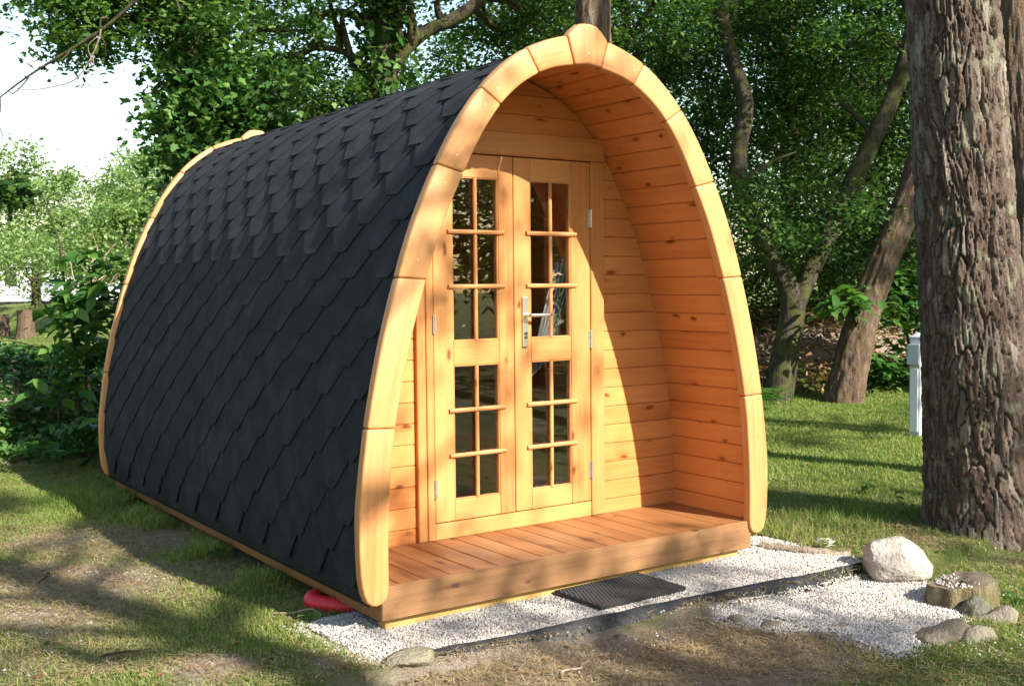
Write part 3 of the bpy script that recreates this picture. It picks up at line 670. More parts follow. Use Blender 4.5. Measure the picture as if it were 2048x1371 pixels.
# --- double doors
def door(x0, x1, ox0, ox1, hinge_x, label):
    y0, y1 = .656, .702; Z0, Z1 = .286, 2.168; ops = ((.392, 1.086), (1.211, 2.050))
    stm = MB()
    def cb(xa, xb, za, zb):
        o_ = cbox('tmp', xa, xb, y0, y1, za, zb, None, None, .003); return o_
    d = cbox('door', x0, ox0, y0, y1, Z0, Z1, M['joinery_z'], pod, .0035)
    d['label'] = label
    cbox('stile', ox1, x1, y0, y1, Z0, Z1, M['joinery_z'], d, .0035)
    for za, zb in ((Z0, ops[0][0]), (ops[0][1], ops[1][0]), (ops[1][1], Z1)): cbox('rail', ox0+.0006, ox1-.0006, y0+.001, y1-.001, za, zb, M['joinery_x'], d, .0025)
    for za, zb in ops:
        mb = MB(); mb.box(ox0-.004, ox1+.004, y0+.020, y0+.024, za-.004, zb+.004); mb.build('pane', M['glass'], d)
        # glazing bead all round
        for (xa, xb, zc, zd, mt) in ((ox0, ox0+.006, za, zb, 'joinery_z'), (ox1-.006, ox1, za, zb, 'joinery_z'), (ox0+.0062, ox1-.0062, za, za+.006, 'joinery_x'), (ox0+.0062, ox1-.0062, zb-.006, zb, 'joinery_x')):
            cbox('glazing_bead', xa, xb, y0+.004, y0+.0195, zc, zd, M[mt], d, .002)
        xm = (ox0+ox1)/2
        V, F = tube([(xm, y0+.006, za), (xm, y0+.006, (za+zb)/2), (xm, y0+.006, zb)], np.array([.0105]*3), 8); m_ = MB(); m_.add(V, F); m_.build('muntin_bar', M['joinery_z'], d, smooth=True)
        for q_ in (1, 2):
            z = za+(zb-za)*q_/3; V, F = tube([(ox0-.032, y0-.004, z), (xm, y0-.004, z), (ox1+.032, y0-.004, z)], np.array([.0115]*3), 8)
            F = F.tolist()+[tuple(range(7, -1, -1)), tuple(range(16, 24))]; m_ = MB(); m_.add(V, F); m_.build('muntin_bar', M['joinery_x'], d)
    for z in (.46, 1.19, 1.86) if hinge_x > 0 else (.46, 1.30, 1.86):
        hb = MB(); s_ = hinge_x
        for k_ in range(3):
            V, F = tube([(s_, y0-.006, z-.048+.033*k_), (s_, y0-.006, z-.048+.033*k_+.015), (s_, y0-.006, z-.048+.033*k_+.0305)], np.array([.0075]*3), 10); hb.add(V, F.tolist()+[tuple(range(9, -1, -1)), tuple(range(20, 30))])
        hb.box(s_-.016, s_+.016, y0-.0022, y0-.0002, z-.046, z+.048); hb.build('hinge', M['zinc'], d)
    return d
dl = door(-.4835, .0115, -.366, -.083, -.487, 'left glazed door leaf')
dr = door(.0155, .5295, .123, .396, .532, 'right glazed door leaf with steel lever handle')
# astragal strip, handle
hp = MB(); hp.box(.062, .096, .643, .6555, 1.165, 1.432); hpl = hp.build('handle_plate', M['steel'], dr, bevel=.003)
V, F = tube(catmull([(.079, .645, 1.335), (.079, .612, 1.335), (.083, .600, 1.335), (.10, .594, 1.335), (.16, .594, 1.335), (.215, .596, 1.335)], 4), np.full(21, .0095), 10)
hl = MB(); hl.add(V, F.tolist()+[tuple(range(len(V)-10, len(V)))]); hl.build('handle_lever', M['steel'], dr, smooth=True)
V, F = tube([(.079, .6432, 1.238), (.079, .639, 1.238), (.079, .6388, 1.238)], np.array([.0095, .0095, .002]), 10); kc = MB(); kc.add(V, F); kc.add(V+np.array([0, 0, -.02]), F); kc.build('lock_cylinder', M['dark_hole'], dr)
# --- deck, fascia, beams
xs = -1.19
db = .131; x = -1.166
while x < 1.15:
    cbox('deck_board', x+.0025, min(x+db-.0025, 1.172), .050, WALL_Y-.004, DECK_Z-.026, DECK_Z, M['deck_y'], pod, .004); x += db
cbox('deck_fascia', -1.135, 1.135, .020, .048, .052, DECK_Z+.003, M['fascia_x'], pod, .004)
cbox('front_beam', -1.10, 1.075, .060, .13, -.03, .051, M['beam_x'], pod, .004)
for sd in (-1, 1):
    a, b = sorted((sd*1.092, sd*1.132)); cbox('side_sill', a, b, .050, POD_L+.05, .043, .15, M['sill_y'], pod, .004)
for yb in (1.1, 2.6, 4.0): cbox('support_block', -1.05, 1.05, yb, yb+.1, -.06, .05, M['sill_y'], pod, .004)
cbox('floor', -1.16, 1.16, WALL_Y+.052, POD_L-.01, DECK_Z-.05, DECK_Z-.012, M['deck_y'], pod, .004)
z0 = DECK_Z-.04
rw = MB(); ring = [(LI.x_at(z), z) for z in zz]; ring = ring+[(-a, b) for a, b in ring[::-1]]; k = len(ring)
rw.add([(x, POD_L-.05, z) for x, z in ring]+[(x, POD_L-.01, z) for x, z in ring], [tuple(range(k)), tuple(range(2*k-1, k-1, -1))]+[(i_, i_+k, (i_+1) % k+k, (i_+1) % k) for i_ in range(k)])
rwall = rw.build('rear_wall', M['pine_x'], pod)
while z0 < LI.C[-1, 1]-.05:
    z1 = min(z0+BW, LI.C[-1, 1]-.01); a, b = LI.x_at(z0)-.003, LI.x_at(z1)-.003
    P = []
    for (xx, z, sg) in ((a, z0, 1), (b, z1, -1)):
        for s_ in (-1, 1): P += [(s_*xx, POD_L-.066, z+sg*.005), (s_*xx, POD_L-.061, z+sg*.0006), (s_*xx, POD_L-.051, z+sg*.0006)]
    hull('wall_board', P, M['pine_x'], rwall); z0 += BW
# --- inside: bunk with red mattress, striped curtain (seen through the panes)
bunk = empty('bunk_bed', (.85, 2.6, DECK_Z), 'wooden bunk bench inside the pod behind the right door', 'bed')
cbox('bunk_top', .42, 1.14, 1.35, 3.9, .40, .43, M['pine_y'], bunk)
for q_ in range(3): cbox('bunk_side', .44, .462, 1.36, 3.88, DECK_Z+.002+.066*q_, DECK_Z+.066*q_+.064, M['pine_y'], bunk)
cbox('bunk_end', .464, 1.12, 1.36, 1.382, DECK_Z-.01, .399, M['pine_x'], bunk)
mt = MB(); mt.box(.46, 1.12, 1.40, 3.7, .432, .56); tag(mt.build('mattress', M['red_fabric'], None, bevel=.04, seg=3, smooth=True), 'red mattress lying on the bunk inside the pod', 'mattress')
n_u, n_v = 36, 24; V = []; UV = []
for v in range(n_v+1):
    tv = v/n_v; cx_ = .465-.22*tv**1.1; wd = .060+.035*(1-tv)+.05*max(0, tv-.8); z = 1.66-.64*tv
    for u in range(n_u+1):
        tu = u/n_u; V.append((cx_+(tu-.5)*wd*2, .775+.012*math.sin(tu*34+tv*3), z+(tu-.5)*.10)); UV.append((tu, tv))
F = [(v*(n_u+1)+u, v*(n_u+1)+u+1, (v+1)*(n_u+1)+u+1, (v+1)*(n_u+1)+u) for v in range(n_v) for u in range(n_u)]
nv = len(V); V2 = V+[(x, y+.0025, z) for x, y, z in V]; F2 = F+[tuple(i_+nv for i_ in f[::-1]) for f in F]
me = bpy.data.meshes.new('curtain'); me.from_pydata(V2, [], F2); uvl = me.uv_layers.new(name='UVMap')
for lp in me.loops: uvl.data[lp.index].uv = UV[lp.vertex_index % nv]
for p in me.polygons: p.use_smooth = True
tag(obj('curtain', me, M['stripes']), 'striped pale curtain tied back behind the right door glass', 'curtain')

# ================================================================== small things round the pod
def blob(sub, rad, seed, amp=.25, freq=1.6, planes=0, flat=None):
    """rounded irregular stone: V, F"""
    bm = bmesh.new(); bmesh.ops.create_icosphere(bm, subdivisions=sub, radius=1); V = np.array([v.co[:] for v in bm.verts]); F = np.array([[v.index for v in f.verts] for f in bm.faces]); bm.free()
    rs = np.random.default_rng(seed)
    for _ in range(planes):
        n_ = rs.normal(size=3); n_ /= np.linalg.norm(n_); d = rs.uniform(.55, .85); h = V@n_; V = V-np.outer(np.maximum(h-d, 0)*.92, n_)
    nn = fbm(V[:, 0]*freq+seed, V[:, 1]*freq, V[:, 2]*freq, seed, 4)-.5; n2 = fbm(V[:, 0]*6+seed, V[:, 1]*6, V[:, 2]*6, seed+9, 3)-.5
    V = V*(1+amp*nn+.09*n2)[:, None]; return V*np.array(rad), F
def hullrock(pts, sub=4, smooth=3, amp=.01, seed=0):
    bm = bmesh.new()
    for p in pts: bm.verts.new(p)
    bmesh.ops.convex_hull(bm, input=bm.verts); bmesh.ops.triangulate(bm, faces=bm.faces)
    for v in [v for v in bm.verts if not v.link_faces]: bm.verts.remove(v)
    for k_ in range(sub):
        bmesh.ops.subdivide_edges(bm, edges=bm.edges[:], cuts=1, use_grid_fill=True); bmesh.ops.triangulate(bm, faces=bm.faces)
        if k_ >= 1:
            for _ in range(smooth): bmesh.ops.smooth_vert(bm, verts=bm.verts, factor=.5, use_axis_x=True, use_axis_y=True, use_axis_z=True)
    bm.verts.index_update(); V = np.array([v.co[:] for v in bm.verts]); F = np.array([[v.index for v in f.verts] for f in bm.faces]); bm.free()
    sc = np.ptp(V, axis=0).max(); n_ = V-V.mean(0); n_ /= np.linalg.norm(n_, axis=1)[:, None]; q = V/sc
    V = V+n_*(amp*(4*(fbm(q[:, 0]*5+seed, q[:, 1]*5, q[:, 2]*5, seed, 3)-.5)+1.6*(fbm(q[:, 0]*22, q[:, 1]*22, q[:, 2]*22, seed+3, 3)-.5)))[:, None]
    return V, F
def stone(name, label, pos, rad, seed, mat, rot=0, group=None, cat='stone', sub=4, planes=18, amp=.22):
    rs_ = np.random.default_rng(seed); q_ = rs_.normal(size=(15, 3)); q_ /= np.linalg.norm(q_, axis=1)[:, None]; V, F = hullrock(q_*np.array(rad)*1.25, 3, 1, .06*max(rad), seed); me = fast_mesh(name, V, F, None, True)
    return tag(obj(name, me, M[mat], None, Matrix.Translation(Vector(pos)) @ Matrix.Rotation(rot, 4, 'Z')), label, cat, group)
b = onz(1792, 1140, 0)
V, F = hullrock([(-.20, -.13, -.08), (.21, -.12, -.08), (.20, .15, -.08), (-.19, .16, -.08), (-.235, -.05, .10), (-.215, .05, .17), (-.21, -.11, .13), (-.19, -.02, .235), (-.10, -.03, .265), (.03, .03, .275), (.09, -.04, .245), (.18, .0, .165), (.25, .0, .03), (.22, -.10, .05), (.0, -.19, .02), (-.15, -.17, .08), (.02, -.14, .16), (.15, -.12, .12), (0, .17, .15), (-.12, .15, .19), (.16, .12, .10)], 5, 1, .006, 4); V = V*.76*np.array([1, 1, .84])
yaw_s = math.radians(-30)
tag(obj('boulder', fast_mesh('boulder', V, F, None, True), M['boulder'], None, Matrix.Translation((1.58, -.58, -.01)) @ Matrix.Rotation(yaw_s, 4, 'Z')), 'large pale boulder at the corner of the white gravel by the pine', 'boulder')
GS = 'stones edging the gravel'
for px, py, r, sd, mt, lb in ((1478, 1238, (.060, .05, .045), 21, 'stone', 'small pale stone at the gravel edge, leftmost of the front row'),
                          (1545, 1247, (.055, .05, .035), 22, 'stone', 'second small stone from the left in the front gravel row'),
                          (1598, 1246, (.050, .045, .035), 23, 'stone', 'low brown stone in the middle of the front gravel row'),
                          (1668, 1250, (.075, .05, .040), 24, 'stone', 'wide flat stone at the right end of the front gravel row'),
                          (1892, 1268, (.125, .09, .075), 25, 'stone', 'pale wide stone at the gravel corner below the mossy one'),
                          (1945, 1222, (.085, .07, .080), 26, 'mossy_stone', 'rounded dark mossy stone in front of the tree stump'),
                          (1990, 1232, (.085, .075, .075), 27, 'stone', 'sandy stone beside the stump at the right edge'),
                          (1955, 1270, (.09, .06, .05), 29, 'stone', 'low earthy stone under the rounded mossy stone'),
                          (828, 1345, (.105, .07, .030), 28, 'stone', 'flat pale stone half buried at the left end of the edging')):
    p = onz(px, py, -.06); stone('edging_stone', lb, (p[0], p[1], gh(p[0], p[1])-r[2]*.12), [v*1.1 for v in r], sd, mt, random.uniform(-.9, .3), GS)
# stump
sp = onz(1925, 1178, 0); th = np.arange(48)/48*2*math.pi
rr = .148*(1+.10*np.cos(th*2+.5)+.06*np.sin(th*3)+.05*np.cos(th*7+1)+.03*np.cos(th*11)); rings = []
for zz_, k_ in ((-.10, 1.12), (-.02, 1.06), (.03, 1.02), (.062, 1.0), (.07, .975)):
    rings.append(np.c_[rr*k_*np.cos(th)*(1+.02*np.cos(th*9+zz_*40)), rr*k_*np.sin(th), np.full(48, zz_)+.018*np.cos(th+.6)*(zz_ > .05)])
V = np.concatenate(rings); j = np.arange(48); F = np.concatenate([np.stack([i*48+j, i*48+(j+1) % 48, (i+1)*48+(j+1) % 48, (i+1)*48+j], 1) for i in range(4)])
stp = empty('tree_stump', (sp[0], sp[1], -.025), 'low sawn tree stump with gravel on top at the right of the gravel bed', 'stump')
obj('stump_side', fast_mesh('stump_side', V, F, None, True), M['stump_wood'], stp, Matrix.Translation((sp[0], sp[1], -.025)))
tr_ = [rings[-1]*[a_, a_, 1]-np.array([0, 0, .006*(1-a_)+.008*(a_ < .4)]) for a_ in (1, .8, .6, .4, .2, .02)]
V = np.concatenate(tr_); V[:, 2] += (fbm(V[:, 0]*40, V[:, 1]*40, 0, 3)-.5)*.010; F = np.concatenate([np.stack([i*48+j, i*48+(j+1) % 48, (i+1)*48+(j+1) % 48, (i+1)*48+j], 1) for i in range(5)])
obj('cut_face', fast_mesh('cut_face', V, F, None, True), M['stump_top'], stp, Matrix.Translation((sp[0], sp[1], -.025)))
n = 260; a_ = RNG.uniform(0, 6.28, n); q_ = RNG.uniform(.1, .95, n)**.5*.13; ok = np.sin(a_*1.0-1.0)+RNG.normal(0, .4, n) > .1; a_, q_ = a_[ok], q_[ok]; n = len(a_)
ov = (oct_v[None]*(1+RNG.uniform(-.35, .35, (n, 6, 3))))*RNG.uniform(.004, .008, n)[:, None, None]+np.stack([sp[0]+q_*np.cos(a_), sp[1]+q_*np.sin(a_), .047+.018*np.cos(a_+.6)*q_/.14], -1)[:, None]
tag(obj('loose_chips', fast_mesh('loose_chips', ov.reshape(-1, 3), (np.arange(n)[:, None, None]*6+oct_f[None]).reshape(-1, 3), np.repeat(RNG.uniform(size=n), 6)), M['gravel']), 'white stone chips scattered on the tree stump', 'gravel', None, 'stuff')
# black plastic edging: a thin, slightly wavy upright strip
ex = np.linspace(-1.26, 1.46, 90); ey = -.345-.046*(ex+1.24)+(fbm(ex*2.5, 0*ex, 0, 41, 3)-.5)*.03+.012; top = .020+(fbm(ex*3, 0*ex+5, 0, 42, 3)-.5)*.022; lean = .05+.025*np.sin(ex*3)
V = np.concatenate([np.c_[ex, ey-lean, np.full(90, -.10)], np.c_[ex, ey-.006, top], np.c_[ex, ey, top+.001], np.c_[ex, ey-lean+.01, np.full(90, -.10)]]); i = np.arange(89)
F = np.concatenate([np.stack([k_*90+i, k_*90+i+1, (k_+1)*90+i+1, (k_+1)*90+i], 1) for k_ in range(3)])
tag(obj('garden_edging', fast_mesh('garden_edging', V, F, None, True), M['plastic_edge']), 'black plastic garden edging strip along the front of the gravel', 'edging')
# rubber mat with moulded loops
mat_c = onz(1241, 1176, .03)
mtx = Matrix.Translation((mat_c[0], mat_c[1]+.0, .026)) @ Matrix.Rotation(math.radians(1.5), 4, 'Z')
mb = MB(); W2, D2 = .272, .170
mb.box(-W2, W2, -D2, D2, -.011, .004)
mat_o = empty('door_mat', (mat_c[0], mat_c[1], .02), 'black rubber door mat lying on the gravel at the step', 'doormat')
me = bpy.data.meshes.new('mat_base'); me.from_pydata(mb.v, [], mb.f); obj('mat_base', me, M['rubber'], mat_o, mtx)
bv, bf = [], []
nb = 0
for ix in range(26):
    for iy in range(16):
        x_, y_ = -W2+.018+ix*(2*W2-.036)/25+(.010 if iy % 2 else 0)-.005, -D2+.016+iy*(2*D2-.032)/15
        for a, b_, z_ in ((-.0085, -.0065, .0035), (.0085, -.0065, .0035), (.0085, .0065, .0035), (-.0085, .0065, .0035), (-.0065, -.0046, .0068), (.0065, -.0046, .0068), (.0065, .0046, .0068), (-.0065, .0046, .0068)): bv.append((x_+a, y_+b_, z_))
        bf += [tuple(nb+k_ for k_ in f) for f in ((4, 5, 6, 7), (0, 1, 5, 4), (1, 2, 6, 5), (2, 3, 7, 6), (3, 0, 4, 7))]; nb += 8
me = bpy.data.meshes.new('mat_tread'); me.from_pydata(bv, [], bf); tag(obj('mat_tread', me, M['rubber'], mat_o, mtx), kind='stuff')
# red corrugated duct peeping out under the sill
t = np.linspace(0, 1, 150); hx = onz(652, 1200, .02)
path = np.c_[-1.0-.20*np.sin(t*math.pi), hx[1]+.20-.38*t, .022-.02*np.abs(2*t-1)**2+0*t]
V, F = tube(path, .043*(1+.035*np.sin(np.arange(150)*1.57))*.9, 16); tag(obj('red_duct', fast_mesh('red_duct', V, F), M['red_plastic']), 'red corrugated duct bending out from under the pod side', 'pipe')
# grey power hook-up post
pc = onz(1834, 872, 0); post = empty('power_post', (pc[0], pc[1], 0), 'grey square power post with a small box on the lawn by the pine', 'post')
dvec = np.array([CAM[0]-pc[0], CAM[1]-pc[1]]); az = math.atan2(dvec[1], dvec[0])+math.pi/2-.5; gz0 = float(gh(pc[0], pc[1]))
def pbox(name, x0, x1, y0, y1, z0, z1, mat, bev=.004):
    mb = MB(); mb.box(x0, x1, y0, y1, z0, z1); c = np.array(mb.v).mean(0); me = bpy.data.meshes.new(name); me.from_pydata((np.array(mb.v)-c).tolist(), [], mb.f)
    bm = bmesh.new(); bm.from_mesh(me); bmesh.ops.bevel(bm, geom=bm.edges[:], offset=bev, segments=2, affect='EDGES'); bm.to_mesh(me); bm.free()
    return obj(name, me, M[mat], post, Matrix.Translation((pc[0], pc[1], gz0)) @ Matrix.Rotation(az, 4, 'Z') @ Matrix.Translation(Vector(c)))
pbox('post_shaft', -.055, .055, -.055, .055, -.05, .955, 'grey_post')
pbox('post_cover', -.04, .04, -.068, -.056, .05, .66, 'white_panel', .003)
pbox('socket_box', -.05, .085, -.12, -.057, .70, .90, 'grey_post', .008)
me = bpy.data.meshes.new('post_cap'); me.from_pydata([(-.06, -.06, 0), (.06, -.06, 0), (.06, .06, 0), (-.06, .06, 0), (-.06, -.06, .012), (.06, -.06, .012), (.06, .06, .012), (-.06, .06, .012), (0, 0, .055)], [], [(3, 2, 1, 0), (0, 1, 5, 4), (1, 2, 6, 5), (2, 3, 7, 6), (3, 0, 4, 7), (4, 5, 8), (5, 6, 8), (6, 7, 8), (7, 4, 8)])
obj('post_cap', me, M['grey_post'], post, Matrix.Translation((pc[0], pc[1], gz0+.956)) @ Matrix.Rotation(az, 4, 'Z'))
# half-buried log beside the gravel, right of the deck
lp = [onz(1520, 1092, .01), onz(1580, 1098, .015), onz(1640, 1106, .01), onz(1700, 1112, .0)]
P_ = catmull(lp, 6); V, F = tube(P_, .026*(1+.25*np.random.default_rng(3).uniform(-1, 1, (len(P_), 9))), 9); tag(obj('fallen_log', fast_mesh('fallen_log', V, F, None, True), M['twig']), 'weathered fallen log lying between gravel and lawn near the boulder', 'log')

# ================================================================== trees
def trunk_mesh(name, path, rad, nseg=14, n=5, amp=.10, seed=0):
    rough = nseg >= 20
    if rough: nseg, n = nseg*2+16, 40
    P = catmull(path, n); r = np.interp(np.linspace(0, 1, len(P)), np.linspace(0, 1, len(rad)), rad)
    th = np.arange(nseg)/nseg*6.2832; cum = np.r_[0, np.cumsum(np.linalg.norm(np.diff(P, axis=0), axis=1))]
    f = 1+amp*2*(fbm(np.cos(th)[None]*2+seed, np.sin(th)[None]*2, cum[:, None]*2.2/ (r[0]*8), seed, 3)-.5)
    if rough: f = f+.13*(1-np.abs(2*fbm(np.cos(th)[None]*7+seed, np.sin(th)[None]*7, cum[:, None]*5, seed+1, 3)-1)*2.2)-.08
    return tube(P, r[:, None]*f, nseg)
def limb(a, b, r0, r1, sag=.12, seed=0, n=5, nseg=6):
    rs = np.random.default_rng(seed); a = np.array(a, float); b = np.array(b, float); L_ = np.linalg.norm(b-a); P = [a+(b-a)*t+rs.normal(size=3)*L_*.06*(0 < t < 1)+np.array([0, 0, sag*L_*math.sin(t*3.14)]) for t in np.linspace(0, 1, n)]
    P = catmull(P, 3); return tube(P, np.linspace(r0, r1, len(P)), nseg)
def clumps_in(c, rad, n, seed, gap=.42, freq=.6, shell=.35):
    rs = np.random.default_rng(seed); out = []
    while len(out) < n:
        p = rs.normal(size=(n*4, 3)); p /= np.linalg.norm(p, axis=1)[:, None]; p *= (rs.uniform(shell**3, 1, n*4)**(1/3))[:, None]
        p = p*np.array(rad)+np.array(c); k = fbm(p[:, 0]*freq, p[:, 1]*freq, p[:, 2]*freq*1.4, seed, 2) > gap; out += list(p[k])
    return np.array(out[:n])
def cloud(C, n, r, seed, flat=.6):
    """leaf bases gathered in clumps"""
    rs = np.random.default_rng(seed); k = rs.integers(0, len(C), n); rr_ = np.asarray(r)*np.ones(len(C)); rr_ = rr_*rs.uniform(.6, 1.35, len(C))
    d = rs.normal(size=(n, 3))*np.array([1, 1, flat]); return C[k]+d*rr_[k][:, None]*.6
def tree(name, label, cat, path, rad, C, nleaf, leafsize, kind, lmat, bmat, group=None, extra=(), clump=.4, seed=1, nlimb=12, up=.45, amp=.1, nseg=14, ivy=None, flat=.6, limb_r=.05, crown_name='crown'):
    path = [np.array(p, float) for p in path]
    o = empty(name, path[0], label, cat, group); T0 = Matrix.Translation(Vector(path[0]))
    def put(nm, V, F, mat, rnd=None, smooth=True): return obj(nm, fast_mesh(nm, V-path[0], F, rnd, smooth), mat, o, T0)
    put('trunk', *trunk_mesh(name, path, rad, nseg, 6, amp, seed), M[bmat])
    for (ep, er) in extra: put('limb', *trunk_mesh(name, [np.array(p) for p in ep], er, 10, 6, amp, seed+5), M[bmat])
    if C is not None and len(C):
        rs = np.random.default_rng(seed); TP = catmull(path, 6)
        for (ep, er) in extra: TP = np.vstack([TP, catmull([np.array(p) for p in ep], 6)])
        hi = TP[TP[:, 2] > np.percentile(TP[:, 2], 30)] if len(TP) > 5 else TP; br = []
        for k_ in rs.choice(len(C), min(nlimb, len(C)), replace=False):
            cc = C[k_]; dd = np.linalg.norm(hi-cc-np.array([0, 0, -.6]), axis=1); a_ = hi[np.argmin(dd)]; br.append(limb(a_, cc, limb_r, .008, .06, int(k_)+seed))
        if br: tag(put('branches', *join(br), M[bmat]), kind='stuff')
        L_ = cloud(C, nleaf, clump, seed+3, flat); V, F, r = leaves(L_, leafsize, kind, up=up, rng=np.random.default_rng(seed+4)); put(crown_name, V, F, M[lmat], r, False)
    if ivy is not None:
        nI, sz, spread = ivy; TP = catmull(path, 8); k_ = RNG.integers(0, len(TP), nI); d = RNG.normal(size=(nI, 3)); d[:, 2] *= .2; d /= np.linalg.norm(d, axis=1)[:, None]
        V, F, r = leaves(TP[k_]+d*(np.interp(k_/len(TP), np.linspace(0, 1, len(rad)), rad)+RNG.uniform(0, spread, nI))[:, None]+RNG.normal(0, .08, (nI, 3)), sz, 'ivy', up=.1, axis=np.array([0, 0, -.6])); put('ivy', V, F, M['ivy_leaf'], r, False)
    return o
def gpt(px, py, depth):
    """ground point below the pixel column at that depth"""
    p = at(px, py, depth); return np.array([p[0], p[1], float(gh(p[0], p[1]))-.08])

# --- the big pine at the right: bark plates modelled in the mesh
pb = np.array([2.845, -.293]); hgt_ = 13.0
nseg, nz_ = 300, 430
zz_ = np.r_[np.linspace(-.25, 3.9, nz_), np.linspace(4.1, hgt_, 40)]
th = np.arange(nseg)/nseg*2*math.pi
TH, ZZ = np.meshgrid(th, zz_)
R0 = np.interp(ZZ, [-.25, 0, .25, .7, 1.5, 3.5, 13], [.42, .358, .330, .310, .288, .246, .14])
u_ = TH/(2*math.pi)*1.95
rs = np.random.default_rng(5); nc = 1150
pu = rs.uniform(0, 1.95, nc); pz = rs.uniform(-.4, 4.2, nc)
wu = u_+.05*(fbm(np.cos(TH)*2, np.sin(TH)*2, ZZ*2.6, 61, 2)-.5)*2+.018*(fbm(np.cos(TH)*8, np.sin(TH)*8, ZZ*11, 66, 3)-.5)*2; wz = ZZ+.10*(fbm(np.cos(TH)*7, np.sin(TH)*7, ZZ*5, 62, 3)-.5)*2
f1 = np.full(TH.shape, 9.); f2 = np.full(TH.shape, 9.); cid = np.zeros(TH.shape, int)
order = np.argsort(pz); 
for c_ in order:
    r0 = np.searchsorted(zz_, pz[c_]-.42); r1 = np.searchsorted(zz_, pz[c_]+.42)
    if r1 <= r0: continue
    du = np.abs(wu[r0:r1]-pu[c_]); du = np.minimum(du, 1.95-du); d = np.hypot(du/.029, (wz[r0:r1]-pz[c_])/.19)
    a = f1[r0:r1]; b2 = f2[r0:r1]; cl = d < a
    f2[r0:r1] = np.where(cl, a, np.minimum(b2, d)); f1[r0:r1] = np.where(cl, d, a); cid[r0:r1] = np.where(cl, c_, cid[r0:r1])
edge = sstep(.0, .16, f2-f1); edge = np.where(f1 > 8, .6, edge)
plate = rs.uniform(.55, 1.0, nc)[cid]
det = fbm(np.cos(TH)*9, np.sin(TH)*9, ZZ*9, 63, 4)-.5; d2 = fbm(np.cos(TH)*30, np.sin(TH)*30, ZZ*22, 64, 3)-.5
flake = np.floor((det+.5)*7)/7-.5
RR = R0*(1+.05*(fbm(np.cos(TH)*1.2, np.sin(TH)*1.2, ZZ*.8, 65, 2)-.5))+.042*edge*plate+.026*flake+.008*det+.010*d2-.03
lean_x = np.interp(zz_, [0, 4, 13], [0, -.26, -.55]); lean_y = np.interp(zz_, [0, 4, 13], [0, .15, .4])
V = np.stack([RR*np.cos(TH)+lean_x[:, None], RR*np.sin(TH)+lean_y[:, None], ZZ], -1).reshape(-1, 3)
i, j = np.meshgrid(np.arange(len(zz_)-1), np.arange(nseg), indexing='ij'); F = np.stack([i*nseg+j, i*nseg+(j+1) % nseg, (i+1)*nseg+(j+1) % nseg, (i+1)*nseg+j], -1).reshape(-1, 4)
pine = empty('pine_tree', (pb[0], pb[1], 0), 'thick pine trunk with deeply fissured bark at the right edge', 'tree')
Tp = Matrix.Translation((pb[0], pb[1], 0))
obj('trunk', fast_mesh('trunk', V, F, (plate*edge).ravel(), False, 'plate'), M['pine_bark'], pine, Tp)
C = clumps_in((.4, .4, 12.2), (2.6, 2.6, 2.0), 60, 71, .45)
V, F, r = leaves(cloud(C, 5200, .5, 72), .22, 'spray', up=.3); obj('crown', fast_mesh('crown', V, F, r), M['pine_leaf'], pine, Tp)
V, F = join([limb((.25, .4, 10.5), c_, .06, .015, .05, q) for q, c_ in enumerate(C[:14])]); tag(obj('branches', fast_mesh('branches', V, F, None, True), M['pine_bark'], pine, Tp), kind='stuff')
# --- second trunk just behind it at the frame edge
p0 = gpt(2062, 800, 8.2)
tree('pine_tree', 'narrow pine trunk rising behind the thick pine at the frame edge', 'tree', [p0, at(2050, 400, 8.3), at(2036, 200, 8.35), at(2030, 0, 8.4), at(2020, -500, 8.6), at(2010, -1500, 9)], [.15, .125, .115, .11, .1, .07],
     clumps_in(at(2010, -1500, 9), (2, 2, 1.4), 30, 73), 2600, .22, 'spray', 'pine_leaf', 'red_bark', None, (), .5, 74, 6, .3, .18, 26)
# --- trees of the wood behind
WG = 'trees of the wood behind the pod'
dA = 14.2
bA = gpt(1552, 800, dA); kA = lambda px, py, d=dA: at(px, py, d)
CA = np.vstack([clumps_in(kA(1500, 60, 14.6), (2.0, 1.8, 1.2), 34, 81), clumps_in(kA(1600, 430, 14.0), (1.3, 1.0, .55), 14, 82), clumps_in(kA(1780, 0, 14.6), (1.6, 1.6, 1.3), 26, 83), clumps_in(kA(1640, -420, 13.2), (4.0, 2.6, 1.1), 50, 880)])
tree('oak_tree', 'forked mossy oak right of the pod whose two limbs spread apart', 'tree', [bA, kA(1572, 690), kA(1586, 600), kA(1560, 545), kA(1512, 460), kA(1482, 380), kA(1478, 300), kA(1492, 210), kA(1462, 110), kA(1440, 0), kA(1425, -200)], [.21, .165, .155, .125, .11, .11, .105, .10, .095, .085, .06],
     CA, 30000, .075, 'quad', 'dark_leaf', 'oak_bark', WG, [([kA(1590, 610), kA(1612, 560), kA(1650, 480), kA(1722, 330), kA(1783, 200), kA(1818, 90), kA(1850, -80)], [.13, .125, .125, .115, .105, .1, .08]),
     ([kA(1482, 375), kA(1505, 350), kA(1535, 330), kA(1556, 318), kA(1592, 304)], [.06, .05, .035, .022, .01])], .38, 84, 18, .4, .12, 16)
dB = 14.0; bB = gpt(1682, 800, dB)
tree('leaning_pine', 'leaning rough pine trunk between the forked oak and the thick pine', 'tree', [bB, at(1722, 650, dB), at(1768, 520, dB), at(1812, 410, dB), at(1860, 250, dB), at(1930, 0, dB), at(1980, -300, dB)], [.24, .19, .18, .17, .15, .13, .08],
     clumps_in(at(1900, -250, 14), (1.8, 1.8, 1.2), 24, 85), 3600, .12, 'quad', 'dark_leaf', 'red_bark', WG, (), .4, 86, 6, .4, .16, 20)
dC = 17.5
